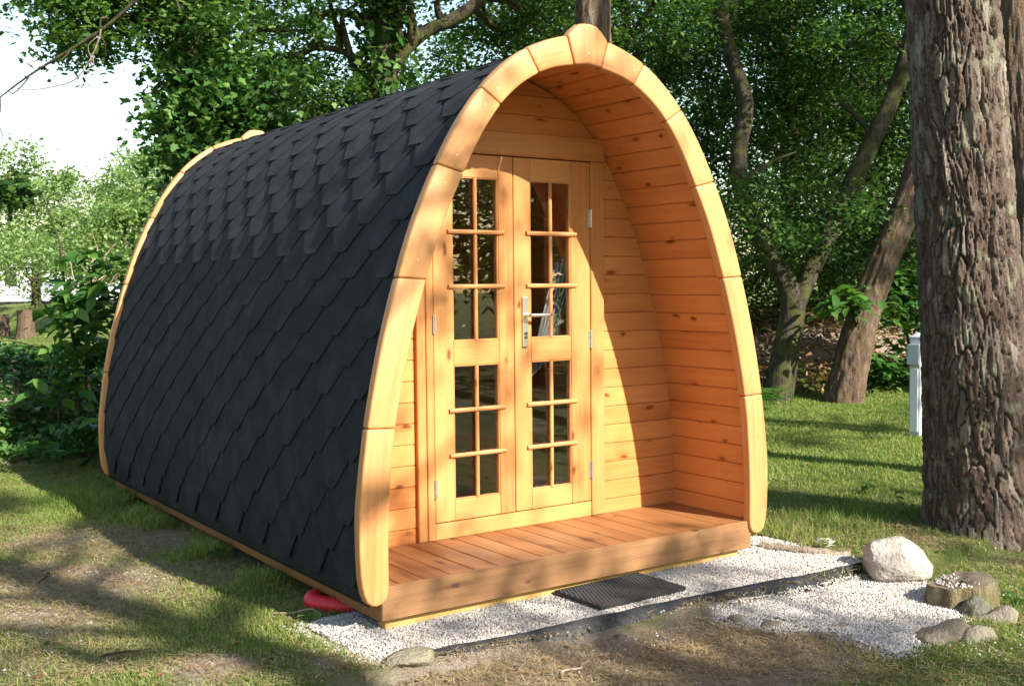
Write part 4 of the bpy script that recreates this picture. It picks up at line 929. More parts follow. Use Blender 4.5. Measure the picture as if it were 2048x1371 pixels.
tree('thin_oak', 'slender dark trunk between the forked oak limbs', 'tree', [gpt(1590, 700, dC), at(1585, 500, dC), at(1582, 350, dC), at(1588, 260, dC), at(1572, 150, dC), at(1572, 0, dC), at(1565, -200, dC)], [.13, .12, .11, .11, .10, .095, .07],
     clumps_in(at(1600, 40, dC), (2.2, 1.8, 1.6), 34, 87), 9000, .09, 'quad', 'dark_leaf', 'oak_bark', WG, (), .45, 88, 10)
dD = 11.6
tree('tall_pine', 'straight pine trunk rising behind the arch keystone', 'tree', [gpt(1190, 700, dD), at(1188, 400, dD), at(1186, 0, dD), at(1182, -600, dD), at(1180, -1300, dD)], [.22, .20, .18, .16, .1],
     clumps_in(at(1180, -900, dD), (2.4, 2.4, 1.6), 40, 89), 4000, .16, 'spray', 'pine_leaf', 'red_bark', WG, (), .45, 90, 8, .4, .12, 20)
dE = 12.6
CE = np.vstack([clumps_in(at(620, 90, dE), (1.5, 1.2, .75), 24, 91, .5, 1.1), clumps_in(at(920, -20, dE+.5), (1.5, 1.2, .45), 22, 92, .5, 1.1), clumps_in(at(1080, 60, dE+1.5), (1.0, 1, .5), 18, 93, .4), clumps_in(at(560, 170, dE), (1.0, .9, .45), 14, 94)])
tree('ivy_oak', 'ivy clad oak behind the roof with a stout limb reaching right', 'tree', [gpt(772, 700, dE), at(768, 400, dE), at(765, 200, dE), at(768, 100, dE), at(762, 0, dE), at(755, -250, dE)], [.19, .17, .155, .15, .14, .1],
     CE, 17000, .070, 'quad', 'oak_leaf', 'oak_bark', WG, [([at(768, 165, dE), at(800, 110, dE), at(850, 65, dE), at(905, 38, dE), at(960, 0, dE), at(1020, -60, dE)], [.10, .085, .08, .075, .07, .05]),
     ([at(765, 60, dE), at(720, 35, dE), at(660, 25, dE), at(560, 55, dE-.2), at(500, 40, dE-.3)], [.06, .05, .042, .03, .015]), ([at(765, 160, dE), at(700, 110, dE), at(640, 95, dE), at(590, 110, dE), at(540, 112, dE)], [.05, .04, .035, .03, .015])], .36, 95, 26, .4, .15, 16, (1400, .10, .10))
dF = 10.8
CF = np.vstack([clumps_in(at(300, 40, dF), (1.15, .9, .62), 34, 96, .38, 1.0), clumps_in(at(180, 45, dF-.4), (.55, .5, .4), 12, 97, .35), clumps_in(at(95, 5, dF-.4), (.3, .3, .15), 5, 98, .3), clumps_in(at(470, 60, dF), (.8, .8, .9), 20, 99), clumps_in(at(300, -230, dF), (1.7, 1.5, .8), 26, 100)])
tree('ivy_tree', 'ivy smothered oak standing behind the rear arch at upper left', 'tree', [gpt(400, 800, dF), at(392, 500, dF), at(382, 250, dF), at(378, 100, dF), at(385, -50, dF), at(380, -350, dF)], [.17, .15, .14, .13, .12, .08],
     CF, 17000, .066, 'oak', 'oak_leaf', 'oak_bark', WG, [([at(382, 120, dF), at(330, 60, dF), at(270, 38, dF-.2), at(200, 35, dF-.3), at(150, 30, dF-.4)], [.06, .045, .035, .022, .012])], .27, 101, 22, .35, .15, 14, (5200, .068, .28))
# ivy and leafy skirt hanging at the left tree, close behind the rear arch
C = np.vstack([clumps_in(at(440, 200, dF-.2), (.55, .6, .42), 18, 103, .3), clumps_in(at(520, 245, dF-.2), (.5, .5, .30), 14, 104, .3), clumps_in(at(395, 270, dF-.3), (.35, .4, .3), 10, 105, .3)])
tree('ivy_bush', 'bright leafy climber shrub just over the rear arch peak', 'shrub', [gpt(455, 800, dF-.2), at(450, 500, dF-.2), at(455, 250, dF-.2), at(470, 160, dF-.2)], [.05, .04, .03, .015], C, 6500, .07, 'ivy', 'ivy_leaf', 'oak_bark', None, (), .30, 106, 12, .3, .1, 8)
# bare twigs against the sky, hanging from the ivy tree
for nm, pts, r0, lb in (('dead_branch', [(290, -40), (265, 5), (210, 55), (140, 100), (60, 150), (0, 195), (-40, 230)], .022, 'bare dark branch crossing the sky in the top left corner'),
                    ('dead_twig', [(215, 35), (202, 40), (200, 70), (185, 110), (160, 150), (130, 168), (60, 180), (15, 172)], .010, 'thin pale twig curling down against the sky at top left'),):
    rs = np.random.default_rng(len(pts)); P = [at(x, y, dF-1.2+.05*q) for q, (x, y) in enumerate(pts)]; parts = [tube(catmull(P, 5), np.linspace(r0, .003, (len(P)-1)*5+1), 6)]
    for q in range(2, len(pts)-1):
        a_ = P[q]; parts.append(limb(a_, a_+np.array([rs.uniform(-.25, .2), rs.uniform(-.1, .1), rs.uniform(-.5, -.15)]), r0*.35, .002, -.08, q))
    V, F = join(parts); o = tag(obj(nm, fast_mesh(nm, V-P[0], F, None, True), M['oak_bark' if r0 > .02 else 'twig'], None, Matrix.Translation(Vector(P[0]))), lb, 'branch')
# --- understory shrubs of the wood (right) : each a thing
UG = 'shrubs of the wood edge'
for (px, py, d, rx, rz, n, sz, kd, mt, sd, lb) in (
    (1330, 300, 16.5, 1.7, 2.6, 10640, 0.079, 'quad', 'dark_leaf', 201, 'dark tall shrub right beside the upper arch'),
    (1450, 560, 16.0, 1.3, 1.5, 7220, 0.072, 'quad', 'oak_leaf', 202, 'bushy green shrub left of the forked oak trunk'),
    (1640, 330, 17.0, 1.5, 1.6, 7980, 0.079, 'quad', 'oak_leaf', 203, 'leafy shrub framed between the oak limbs'),
    (1660, 560, 16.6, 1.2, 1.3, 7980, 0.072, 'quad', 'dark_leaf', 204, 'dark shrub between the oak trunk and the leaning pine'),
    (1810, 500, 16.8, .95, 1.4, 5700, 0.079, 'quad', 'dark_leaf', 205, 'glossy shrub behind the leaning pine trunk'),
    (1560, 130, 19.0, 2.6, 2.0, 12350, 0.086, 'quad', 'dark_leaf', 206, 'deep shaded thicket above the forked oak'),
    (1250, 60, 15.5, 1.7, 1.2, 14250, 0.061, 'quad', 'oak_leaf', 207, 'oak foliage right above the arch keystone'),
    (1760, 150, 17.5, 1.7, 2.2, 9880, 0.086, 'quad', 'dark_leaf', 208, 'shaded thicket left of the thick pine top'),
    (1040, 120, 17.5, 1.5, 1.6, 7980, 0.086, 'quad', 'oak_leaf', 209, 'green thicket behind the roof ridge near the arch'),
    (880, 215, 18.5, 1.9, .6, 3600, 0.086, 'quad', 'oak_leaf', 210, 'low green thicket just over the middle of the roof ridge'),
    (640, 255, 15.5, 1.5, .6, 3600, 0.061, 'quad', 'oak_leaf', 211, 'leafy thicket over the rear half of the roof'),
    (490, 200, 16.0, 1.0, .6, 2000, 0.086, 'quad', 'pale_leaf', 212, 'sunlit pale thicket behind the ivy tree')):
    c = at(px, py, d); C = clumps_in(c, (rx, rx*.8, rz), 46, sd, .36, .8, .2); g0 = gpt(px, py, d)
    tree('wood_shrub', lb, 'shrub', [g0, g0*.5+c*.5+np.array([.1, 0, 0]), c, c+np.array([0, 0, rz*.6])], [.07, .055, .04, .015], C, n, sz, kd, mt, 'oak_bark', UG, (), .42, sd, 12, .35, .1, 8)
# chestnut-like shrub with big leaves right of the leaning pine
for (px, py, d, rx, rz, n, sd, lb) in ((1795, 590, 14.6, .50, .55, 480, 221, 'broad leaved sapling between leaning pine and thick pine'), (1700, 605, 13.4, .35, .14, 120, 222, 'broad leaved spray crossing in front of the leaning pine'), (1775, 725, 14.8, .5, .26, 260, 223, 'low broad leaved plant at the foot of the leaning pine')):
    c = at(px, py, d); C = clumps_in(c, (rx, rx*.6, rz), 26, sd, .3, 1, .1); g0 = gpt(px+45, py, 15.0)
    tree('broadleaf_sapling', lb, 'shrub', [g0, g0*.5+c*.5, c], [.03, .022, .01], C, n, .20, 'big', 'big_leaf', 'oak_bark', 'broad leaved saplings', (), .16, sd, 10, .55, .1, 7, None, .5, .012)
# far wood as one mass
C = np.vstack([clumps_in(at(px, py, d), (3.6, 2.0, 3.0), 60, sd, .34, .4, 0) for px, py, d, sd in ((1250, 380, 23, 301), (1420, 100, 24, 302), (1500, 560, 22, 303), (1650, 300, 23, 304), (1750, 60, 24, 305), (1800, 480, 22, 306), (1300, -40, 26, 307), (1050, 250, 24, 308), (1900, 250, 22, 309), (1950, 600, 20, 310))])
V, F, r = leaves(cloud(C, 50000, .8, 311), .14, 'quad', up=.35)
tag(obj('far_wood', fast_mesh('far_wood', V, F, r), M['dark_leaf']), 'dense shaded woodland behind the trees', 'woodland', None, 'stuff')
# undergrowth on the bank: ivy, dead bracken
n = 26000; x_ = RNG.uniform(4.0, 15, n*2); y_ = RNG.uniform(4.0, 13, n*2); bk = bank(x_, y_); k_ = (bk > .025) & (x_ > 4.5) & (RNG.uniform(size=n*2) < .75); x_, y_ = x_[k_][:n], y_[k_][:n]
dead = fbm(x_*.8, y_*.8, 0, 402, 3)+.9*np.exp(-((x_-8.9)/.8)**2-((y_-6.3)/.9)**2) > .62
hh = RNG.uniform(0, .28, len(x_))+.25*np.exp(-((x_-8.9)/.7)**2-((y_-6.6)/.7)**2)*RNG.uniform(0, 1, len(x_))
P_ = np.c_[x_, y_, gh(x_, y_)+hh]
V, F, r = leaves(P_[~dead], .10, 'simple', up=.5); tag(obj('bank_ivy', fast_mesh('bank_ivy', V, F, r), M['ivy_leaf']), 'ivy and low green growth covering the wooded bank', 'ivy', None, 'stuff')
V, F, r = leaves(P_[dead], .17, 'spray', up=.35); tag(obj('dead_bracken', fast_mesh('dead_bracken', V, F, r), M['dead_leaf']), 'brown dead bracken heaped on the bank between the trunks', 'bracken', None, 'stuff')
# ivy mound left of the pod
n = 17000; a_ = RNG.uniform(-5.4, 1.2, n*3); b_ = RNG.uniform(5.2, 9.8, n*3); bk = bank(a_, b_); k_ = bk > .035; a_, b_ = a_[k_][:n], b_[k_][:n]
P_ = np.c_[a_, b_, gh(a_, b_)+RNG.uniform(0, .16, len(a_))]
V, F, r = leaves(P_, .060, 'ivy', up=.45, axis=np.array([-.2, -.5, -.5])); tag(obj('mound_ivy', fast_mesh('mound_ivy', V, F, r), M['ivy_leaf']), 'ivy carpeting the mound left of the rear arch', 'ivy', None, 'stuff')
# broad leaved shrub at the rear left corner of the pod
dS = 9.6
def sapling(name, label, stems, C, n, sz, seed, group=None, kd='big', mt='big_leaf', bm_='twig', clump=.15, up=.5):
    b0 = np.array(stems[0][0][0]); o = empty(name, b0, label, 'shrub', group); T0 = Matrix.Translation(Vector(b0))
    for P, r0 in stems:
        V, F = tube(catmull(P, 5), np.linspace(r0, r0*.3, (len(P)-1)*5+1), 7); obj('stem', fast_mesh('stem', V-b0, F, None, True), M[bm_], o, T0)
    V, F, r = leaves(cloud(C, n, clump, seed, .8), sz, kd, up=up, rng=np.random.default_rng(seed)); obj('foliage', fast_mesh('foliage', V-b0, F, r), M[mt], o, T0); return o
C = np.vstack([clumps_in(at(175, 610, dS), (.26, .3, .22), 18, 501, .25), clumps_in(at(150, 700, dS), (.30, .3, .16), 12, 502, .25), clumps_in(at(165, 855, dS-.3), (.2, .2, .12), 8, 503, .2), clumps_in(at(120, 780, dS-.2), (.2, .2, .1), 4, 504, .2), clumps_in(at(185, 540, dS), (.2, .2, .08), 4, 505, .2)])
sapling('broadleaf_shrub', 'broad leaved green shrub beside the rear arch of the pod', [([gpt(160, 800, dS), at(152, 720, dS), at(140, 640, dS), at(125, 540, dS), at(118, 480, dS), at(85, 390, dS)], .02), ([gpt(175, 800, dS), at(172, 700, dS), at(178, 600, dS), at(190, 520, dS)], .014), ([gpt(120, 800, dS), at(105, 720, dS), at(60, 690, dS), at(10, 680, dS)], .014), ([at(120, 650, dS), at(90, 610, dS), at(50, 560, dS), at(0, 535, dS)], .010)], C, 560, .17, 506, None, 'big', 'big_leaf', 'oak_bark')
# dead twiggy sapling behind it and an oak twig at the left edge
rs = np.random.default_rng(9); base = gpt(175, 700, dS+.8); parts = []
for q in range(9):
    e = at(rs.uniform(120, 250), rs.uniform(455, 560), dS+.8); parts.append(limb(at(170+q*3, 590, dS+.8), e, .012, .003, -.05, q))
parts.append(tube(catmull([base, at(175, 640, dS+.8), at(180, 580, dS+.8)], 4), np.linspace(.02, .012, 9), 7)); V, F = join(parts)
tag(obj('dead_sapling', fast_mesh('dead_sapling', V-base, F, None, True), M['twig'], None, Matrix.Translation(Vector(base))), 'leafless pale twiggy sapling behind the broad leaved shrub', 'shrub')
C = clumps_in(at(15, 385, 9.0), (.22, .2, .12), 10, 511, .2)
sapling('oak_sapling', 'small dark oak spray at the left frame edge', [([gpt(-60, 800, 9.0), at(-50, 600, 9.0), at(-30, 430, 9.0), at(10, 395, 9.0), at(70, 385, 9.0)], .02)], C, 420, .085, 512, None, 'oak', 'dark_leaf', 'oak_bark', .12, .35)
# --- distance on the left: sunlit trees, mobile homes, trunks on the far lawn
DG = 'sunlit trees beyond the far lawn'
for (px, py, d, rx, rz, n, sz, kd, mt, sd, lb) in (
    (20, 430, 62, 4.2, 4.0, 8840, 0.270, 'quad', 'pale_leaf', 601, 'pale sunlit tree at the far left frame edge'),
    (110, 455, 66, 4.2, 3.4, 5600, .30, 'spray', 'pine_leaf', 602, 'feathery pale pine second from the far left'),
    (205, 470, 64, 3.6, 3.0, 7140, 0.270, 'quad', 'pale_leaf', 603, 'rounded pale tree in the middle of the far tree line'),
    (290, 355, 52, 2.2, 1.5, 2000, .34, 'spray', 'pine_leaf', 604, 'small crowned pine standing tallest near the rear arch'),
    (250, 480, 34, 2.0, 1.5, 8840, 0.150, 'quad', 'pale_leaf', 605, 'glossy sunlit bush just left of the rear arch'),
    (340, 420, 38, 2.4, 2.2, 7140, 0.165, 'quad', 'pale_leaf', 606, 'pale bush half hidden by the rear arch'),
    (70, 520, 46, 3.6, 1.1, 7140, 0.180, 'quad', 'pale_leaf', 607, 'low light green bush in front of the far left trees'),
    (420, 400, 60, 4.0, 4.0, 6800, 0.300, 'quad', 'pale_leaf', 608, 'far tree hidden mostly behind the pod roof rear')):
    c = at(px, py, d); C = clumps_in(c, (rx, rx*.7, rz), 60, sd, .32, .35, .2); g0 = gpt(px, py, d)
    tree('distant_tree', lb, 'tree', [g0, g0*.5+c*.5, c, c+np.array([0, 0, rz*.5])], [.22, .18, .12, .03], C, n, sz, kd, mt, 'oak_bark', DG, (), .85 if rx > 3 else .55, sd, 10, .3, .1, 8)
def mobile_home(name, label, px0, px1, d, h, dep):
    a_, b2 = at(px0, 600, d), at(px1, 600, d); ang = math.atan2(b2[1]-a_[1], b2[0]-a_[0]); L_ = math.hypot(b2[0]-a_[0], b2[1]-a_[1]); Mw = Matrix.Translation((a_[0], a_[1], float(gh(a_[0], a_[1])))) @ Matrix.Rotation(ang, 4, 'Z')
    o = bpy.data.objects.new(name, None); link(o, None, Mw); tag(o, label, 'mobile home', 'white mobile homes')
    def part(nm, mt, *bx):
        mb = MB(); mb.box(*bx); me = bpy.data.meshes.new(nm); me.from_pydata(mb.v, [], mb.f); return obj(nm, me, M[mt], o, Mw)
    part('wall', 'white_panel', 0, L_, 0, dep, .35, h)
    mb = MB(); mb.add([(-.2, -.2, h), (L_+.2, -.2, h), (L_+.2, dep+.2, h), (-.2, dep+.2, h), (-.2, dep/2, h+.45), (L_+.2, dep/2, h+.45)], [(0, 1, 5, 4), (2, 3, 4, 5), (0, 4, 3), (1, 2, 5), (3, 2, 1, 0)])
    me = bpy.data.meshes.new('roof'); me.from_pydata(mb.v, [], mb.f); obj('roof', me, M['grey_roof'], o, Mw)
    part('skirt', 'dark_glass', .1, L_-.1, .08, dep-.1, 0, .35)
    for q in range(3): x0 = L_*(.12+.3*q); part('window', 'dark_glass', x0, x0+L_*.14, -.02, .02, 1.15, 1.85)
mobile_home('mobile_home', 'white mobile home beyond the far lawn at the left edge', -60, 110, 58, 2.15, 3.0)
mobile_home('mobile_home', 'white mobile home showing just beside the rear arch', 130, 300, 52, 2.1, 3.0)
for px, d, r0, hh_, lb in ((52, 34, .26, .95, 'sunlit tall stump standing on the far lawn'), (8, 36, .17, .8, 'narrow stump on the far lawn at the left frame edge')):
    g0 = gpt(px, 650, d); V, F = trunk_mesh('far_stump', [g0, g0+np.array([0, 0, hh_*.3]), g0+np.array([0, 0, hh_*.7]), g0+np.array([0, 0, hh_])], [r0*1.35, r0*1.05, r0, r0*.98], 18, 5, .12, px)
    o = empty('far_stump', g0, lb, 'stump', 'stumps on the far lawn'); T0 = Matrix.Translation(Vector(g0)); obj('stump_side', fast_mesh('stump_side', V-g0, F, None, True), M['red_bark'], o, T0)
    top = V[-18:]-g0; c = top.mean(0); Vt = np.vstack([top, top*.5+c*.5, c[None]]); k_ = np.arange(18); Ft = np.vstack([np.stack([k_, (k_+1) % 18, 18+(k_+1) % 18], 1), np.stack([k_, 18+(k_+1) % 18, 18+k_], 1), np.stack([18+k_, 18+(k_+1) % 18, np.full(18, 36)], 1)]); obj('cut_face', fast_mesh('cut_face', Vt, Ft), M['stump_top'], o, T0)
SHADERS = [
 # ground point that gets the shade, distance towards the sun, crown radii, leaves, leaf size, clumps, gap, seed, label
 (-2.2, 2.0, 0, 12, 2.0, 1.6, 1.5, 1150, .13, 14, .50, 701, 'oak behind the camera shading the left lawn'),
 (-.3, -.7, -.3, 11, 1.9, 1.4, .50, 1500, .12, 16, .52, 702, 'low branched oak behind the camera shading the gravel'),
 (3.0, -.4, 0, 12, 2.2, 1.5, 1.0, 900, .13, 11, .54, 703, 'oak beyond the stump shading the right lawn'),
 (8.8, 6.6, 2.4, 12, 3.6, 2.2, 2.0, 5600, .16, 46, .42, 704, 'broad oak right of the lawn shading the wood'),
 (6.0, 3.6, 0, 13, 3.2, 1.8, 1.0, 1100, .14, 12, .54, 705, 'oak right of the frame throwing shade bars on the lawn'),
 (13, 8, 3, 12, 3.5, 2.5, 2.5, 3500, .16, 36, .46, 706, 'far oak right of the lawn'),
]
# ================================================================== trees out of frame (they shade the scene and show in the door glass)
OG = 'trees standing behind the camera'
SH_DIR = SUNV[:2]/np.linalg.norm(SUNV[:2]); SLOPE = SUNV[2]/np.linalg.norm(SUNV[:2])
def shade_pt(x, y, z, dist):
    """point that lies dist metres towards the sun from (x, y, z)"""
    return np.array([x+SH_DIR[0]*dist, y+SH_DIR[1]*dist, z+SLOPE*dist])
for (x, y, z, dist, rx, ry, rz, n, sz, ncl, gap, sd, lb) in SHADERS:
    c = shade_pt(x, y, z, dist); C = clumps_in(c, (rx, ry, rz), ncl, sd, gap, .8, .0)
    g0 = np.array([c[0], c[1]-.5, -.1])
    tree('oak_tree', lb, 'tree', [g0, g0*.5+c*.5+np.array([.2, .1, 0]), c, c+np.array([.1, 0, rz*.7])], [.24, .18, .12, .03], C, n, sz, 'quad', 'oak_leaf', 'oak_bark', OG, (), .42, sd, 16, .35, .1, 10, limb_r=.06)
# trees all round the clearing behind the camera
for (x, y, zc, rx, rz, n, sz, sd, lb) in ((6.6, -8.4, 3.6, 2.2, 2.4, 6500, .11, 721, 'round crowned oak whose image shows in the door panes'), (10.5, -13.5, 3.6, 3.6, 3.4, 3000, .28, 722, 'wide oak at the far side of the clearing'), (15.5, -9.0, 3.8, 3.6, 3.6, 2600, .28, 723, 'oak at the right side of the clearing'),
        (5.5, -18.5, 3.4, 3.8, 3.2, 2600, .28, 724, 'low oak far behind the camera'), (16.5, -2.5, 4.2, 3.2, 3.6, 2600, .26, 725, 'oak right of the thick pine out of frame'), (-3.0, -17, 3.6, 4.0, 3.4, 2400, .28, 726, 'oak far behind the camera to the left'), (-12, -9, 4.0, 3.8, 3.8, 2400, .28, 727, 'oak left behind the camera'), (14, -17, 4.2, 4.2, 4.0, 2600, .3, 728, 'tallest oak behind the clearing')):
    C = clumps_in((x, y, zc), (rx, rx*.8, rz), 44, sd, .30, .5, .1); g0 = np.array([x, y, -.1])
    tree('clearing_oak', lb, 'tree', [g0, (x+.15, y, zc*.5), (x, y+.1, zc), (x, y, zc+rz*.6)], [.26, .2, .14, .04], C, n, sz, 'quad', 'oak_leaf', 'oak_bark', OG, (), .6 if sz < .2 else .9, sd, 14, .35, .1, 10, limb_r=.07)
# tree line left of the frame, going on as the far trees in view do
for q, (x, y, rx, rz, lb) in enumerate(((-13, 15, 3.0, 2.6, 'oak left of the lawn nearest the pod'), (-19, 22, 3.6, 3.2, 'wide oak on the left side of the far lawn'), (-9.5, 27, 3.0, 2.8, 'rounded oak at the left of the far stumps'), (-26, 11, 3.8, 3.4, 'oak well left of the clearing'), (-17, 36, 4.4, 3.8, 'tall oak at the back of the left lawn'), (-30, 27, 4.4, 3.8, 'outermost oak on the left'), (-5.5, 44, 4.4, 3.6, 'oak behind the left mobile home'), (-36, 44, 5, 4, 'far oak closing the left lawn'))):
    C = clumps_in((x, y, rz+1.2), (rx, rx*.8, rz), 44, 740+q, .30, .4, .1); g0 = np.array([x, y, -.1])
    tree('lawn_oak', lb, 'tree', [g0, (x+.15, y, rz*.6), (x, y+.1, rz+1), (x, y, rz*1.6+1)], [.26, .2, .14, .04], C, 2600, .26, 'quad', 'pale_leaf', 'oak_bark', 'trees left of the frame', (), .9, 740+q, 12, .35, .1, 10, limb_r=.07)
# ================================================================== grass, needles, litter
def blades(x, y, z, h, wdt, rng, lean=.5):
    n = len(x); a = rng.uniform(0, 6.283, n); dx, dy = np.cos(a), np.sin(a); b = rng.uniform(0, 6.283, n); l = rng.uniform(.1, 1, n)*lean*h
    lx, ly = np.cos(b)*l, np.sin(b)*l; w2 = wdt/2
    P = np.stack([np.stack([x-dx*w2, y-dy*w2, z], -1), np.stack([x+dx*w2, y+dy*w2, z], -1),
                  np.stack([x+dx*w2*.8+lx*.4, y+dy*w2*.8+ly*.4, z+h*.6], -1), np.stack([x-dx*w2*.8+lx*.4, y-dy*w2*.8+ly*.4, z+h*.6], -1), np.stack([x+lx*1.1, y+ly*1.1, z+h*(.97-.3*(l/h))], -1)], 1).reshape(-1, 3)
    k = np.arange(n)[:, None]*5; F = np.concatenate([k+np.array([[0, 1, 2]]), k+np.array([[0, 2, 3]]), k+np.array([[3, 2, 4]])])
    return P, F
def blades1(x, y, z, h, wdt, rng, lean=.5):
    n = len(x); a = rng.uniform(0, 6.283, n); b = rng.uniform(0, 6.283, n); l = rng.uniform(.1, 1, n)*lean*h; w2 = wdt/2
    P = np.stack([np.stack([x-np.cos(a)*w2, y-np.sin(a)*w2, z], -1), np.stack([x+np.cos(a)*w2, y+np.sin(a)*w2, z], -1), np.stack([x+np.cos(b)*l, y+np.sin(b)*l, z+h*(1-.3*(l/h))], -1)], 1).reshape(-1, 3)
    return P, np.arange(n*3).reshape(-1, 3)
def vis_mask(x, y, z=.03, mar=60):
    d = np.stack([x-CAM[0], y-CAM[1], np.full(x.shape, z-CAM[2])], -1); w_ = d@_fw; px = 1024+FPX*(d@_r2)/w_; py = 685.5-FPX*(d@_u2)/w_
    return (w_ > .5) & (px > -mar) & (px < 2048+mar) & (py > 300) & (py < 1371+mar), w_
def field(name, label, n, box, mat, hfun, wfun, dens, seed, lean=1.0, tri=False):
    rng = np.random.default_rng(seed); x = rng.uniform(box[0], box[1], n); y = rng.uniform(box[2], box[3], n); v, w_ = vis_mask(x, y)
    k = v & (rng.uniform(size=n) < dens(x, y)); x, y, w_ = x[k], y[k], w_[k]
    h = hfun(x, y, rng); P, F = (blades1 if tri else blades)(x, y, gh(x, y)-.004, h, wfun(w_), rng, lean)
    r = np.clip(rng.uniform(0, 1, len(x))*.7+.3*fbm(x*1.3, y*1.3, 0, seed, 2), 0, 1); print(name, len(x))
    return tag(obj(name, fast_mesh(name, P, F, np.repeat(r, 3 if tri else 5)), M[mat]), label, 'grass', None, 'stuff')
def tall(x, y):
    """longer tufts along the pod base and round the trunks"""
    e = np.exp(-((x+1.26)/.16)**2)*sstep(.9, 1.1, y)*(1-sstep(4.0, 4.4, y))*(fbm(x*3, y*3, 0, 55, 2) > .47)
    e = e+.9*np.exp(-((x+1.42)/.25)**2-((y-3.9)/.5)**2)+.8*np.exp(-((x-1.5)/.4)**2-((y-.35)/.4)**2)+.7*np.exp(-((x-2.3)/.55)**2-((y-.35)/.35)**2)
    return np.clip(e, 0, 1)
near_h = lambda x, y, rng: rng.uniform(.010, .036, len(x))*(.5+.9*fbm(x*2.1, y*2.1, 0, 56, 2))+tall(x, y)*rng.uniform(.0, .13, len(x))
wn = lambda w_: np.clip(w_*.00065, .0022, .02)
dn = lambda x, y: np.clip(grass_amt(x, y)**1.3, 0, 1)*.9+tall(x, y)*.5*(1-in_gravel(x, y))
field('lawn_grass', 'short green grass of the near lawn left of the pod', 330000, (-3.6, -1.0, -1.2, 6.2), 'grass', near_h, wn, dn, 901)
field('front_grass', 'thin grass at the front right corner', 120000, (-1.6, 3.2, -2.6, -.9), 'grass', near_h, wn, lambda x, y: dn(x, y)*.75*sstep(-.2, -.55, y+.35*x-.1), 902)
field('right_grass', 'green lawn right of the pod', 340000, (1.15, 9.8, -1.0, 9), 'grass', lambda x, y, rng: rng.uniform(.015, .05, len(x))*(.6+.6*fbm(x*1.7, y*1.7, 0, 57, 2))+tall(x, y)*rng.uniform(0, .14, len(x)), lambda w_: np.clip(w_*.0011, .003, .03), dn, 903, 1.0, True)
field('far_grass', 'sunlit grass of the far lawn', 60000, (-4, 14, 8, 48), 'grass', lambda x, y, rng: rng.uniform(.04, .09, len(x)), lambda w_: w_*.0016, lambda x, y: np.full(x.shape, .6), 904, 1.0, True)
field('dry_grass', 'dry straw among the lawn', 300000, (-3.6, 3.2, -2.6, 5.5), 'dry_grass', lambda x, y, rng: rng.uniform(.008, .028, len(x)), wn, lambda x, y: (.16+.30*sstep(.45, .6, fbm(x*1.6, y*1.6, 0, 58, 3)))*(1-in_gravel(x, y))*(1-.7*sstep(1.6, 2.6, x+.3*y)), 905, 1.6, True)
# needles: thin, lying flat
rng = np.random.default_rng(77); n = 52000; x = rng.uniform(-3.4, 3.0, n); y = rng.uniform(-2.4, 4.6, n); v, w_ = vis_mask(x, y); g = in_gravel(x, y)
dnd = np.where(g > .5, .10*(fbm(x*3, y*3, 0, 78, 2) > .52)+.02, (1-grass_amt(x, y))*.7+.12); k = v & (rng.uniform(size=n) < dnd) & ~((np.abs(x) < 1.12) & (y > .03)); x, y, g = x[k], y[k], g[k]
z = np.where(g > .5, gz(x, y)+.010, gh(x, y)+.008); L_ = leaves(np.c_[x, y, z], .10, 'needle', up=.93, rng=rng)
tag(obj('pine_needles', fast_mesh('pine_needles', *L_), M['needle']), 'fallen brown pine needles scattered on soil and gravel', 'needles', None, 'stuff')
# pale pebbles and bark crumbs on the worn ground
n = 400000; x = rng.uniform(-3.4, 3.2, n); y = rng.uniform(-2.5, 5.4, n); v, w_ = vis_mask(x, y)
k = v & (rng.uniform(size=n) < (.25+.75*(1-grass_amt(x, y)))*(.35+.9*sstep(.42, .6, fbm(x*2.4, y*2.4, 0, 79, 3)))) & (in_gravel(x, y) < .3) & ~((np.abs(x) < 1.12) & (y > .03)); x, y = x[k], y[k]; print('straw', len(x))
tag(obj('straw_litter', fast_mesh('straw_litter', *leaves(np.c_[x, y, gh(x, y)+rng.uniform(.002, .018, len(x))], .05, 'straw', up=.8, rng=rng)), M['dry_grass']), 'short dead straw and needles matted over the lawn', 'straw', None, 'stuff')
n = 40000; x = rng.uniform(-3.4, 2.6, n); y = rng.uniform(-2.3, 4.4, n); k = vis_mask(x, y)[0] & (rng.uniform(size=n) < (1-grass_amt(x, y))*.55+.06) & (in_gravel(x, y) < .3) & ~((np.abs(x) < 1.12) & (y > .03)); x, y = x[k], y[k]; n = len(x)
ov = (oct_v[None]*(1+rng.uniform(-.4, .4, (n, 6, 3)))*np.array([1, .8, .6]))*rng.uniform(.0015, .009, n)[:, None, None]+np.stack([x, y, gh(x, y)+.003], -1)[:, None]
tag(obj('pebbles', fast_mesh('pebbles', ov.reshape(-1, 3), (np.arange(n)[:, None, None]*6+oct_f[None]).reshape(-1, 3), np.repeat(rng.uniform(0, .8, n)**2, 6)), M['gravel']), 'small pale pebbles strewn over the worn soil', 'pebbles', None, 'stuff')
# dead leaves on the ground
n = 2200; x = rng.uniform(-3.4, 7, n); y = rng.uniform(-2.2, 7, n); k = vis_mask(x, y)[0] & (in_gravel(x, y) < .3) & ~((np.abs(x) < 1.15) & (y > .0) & (y < 4.2)); x, y = x[k], y[k]
tag(obj('leaf_litter', fast_mesh('leaf_litter', *leaves(np.c_[x, y, gh(x, y)+.012], .045, 'simple', up=.8, rng=rng)), M['dead_leaf']), 'brown fallen leaves on the lawn', 'leaves', None, 'stuff')
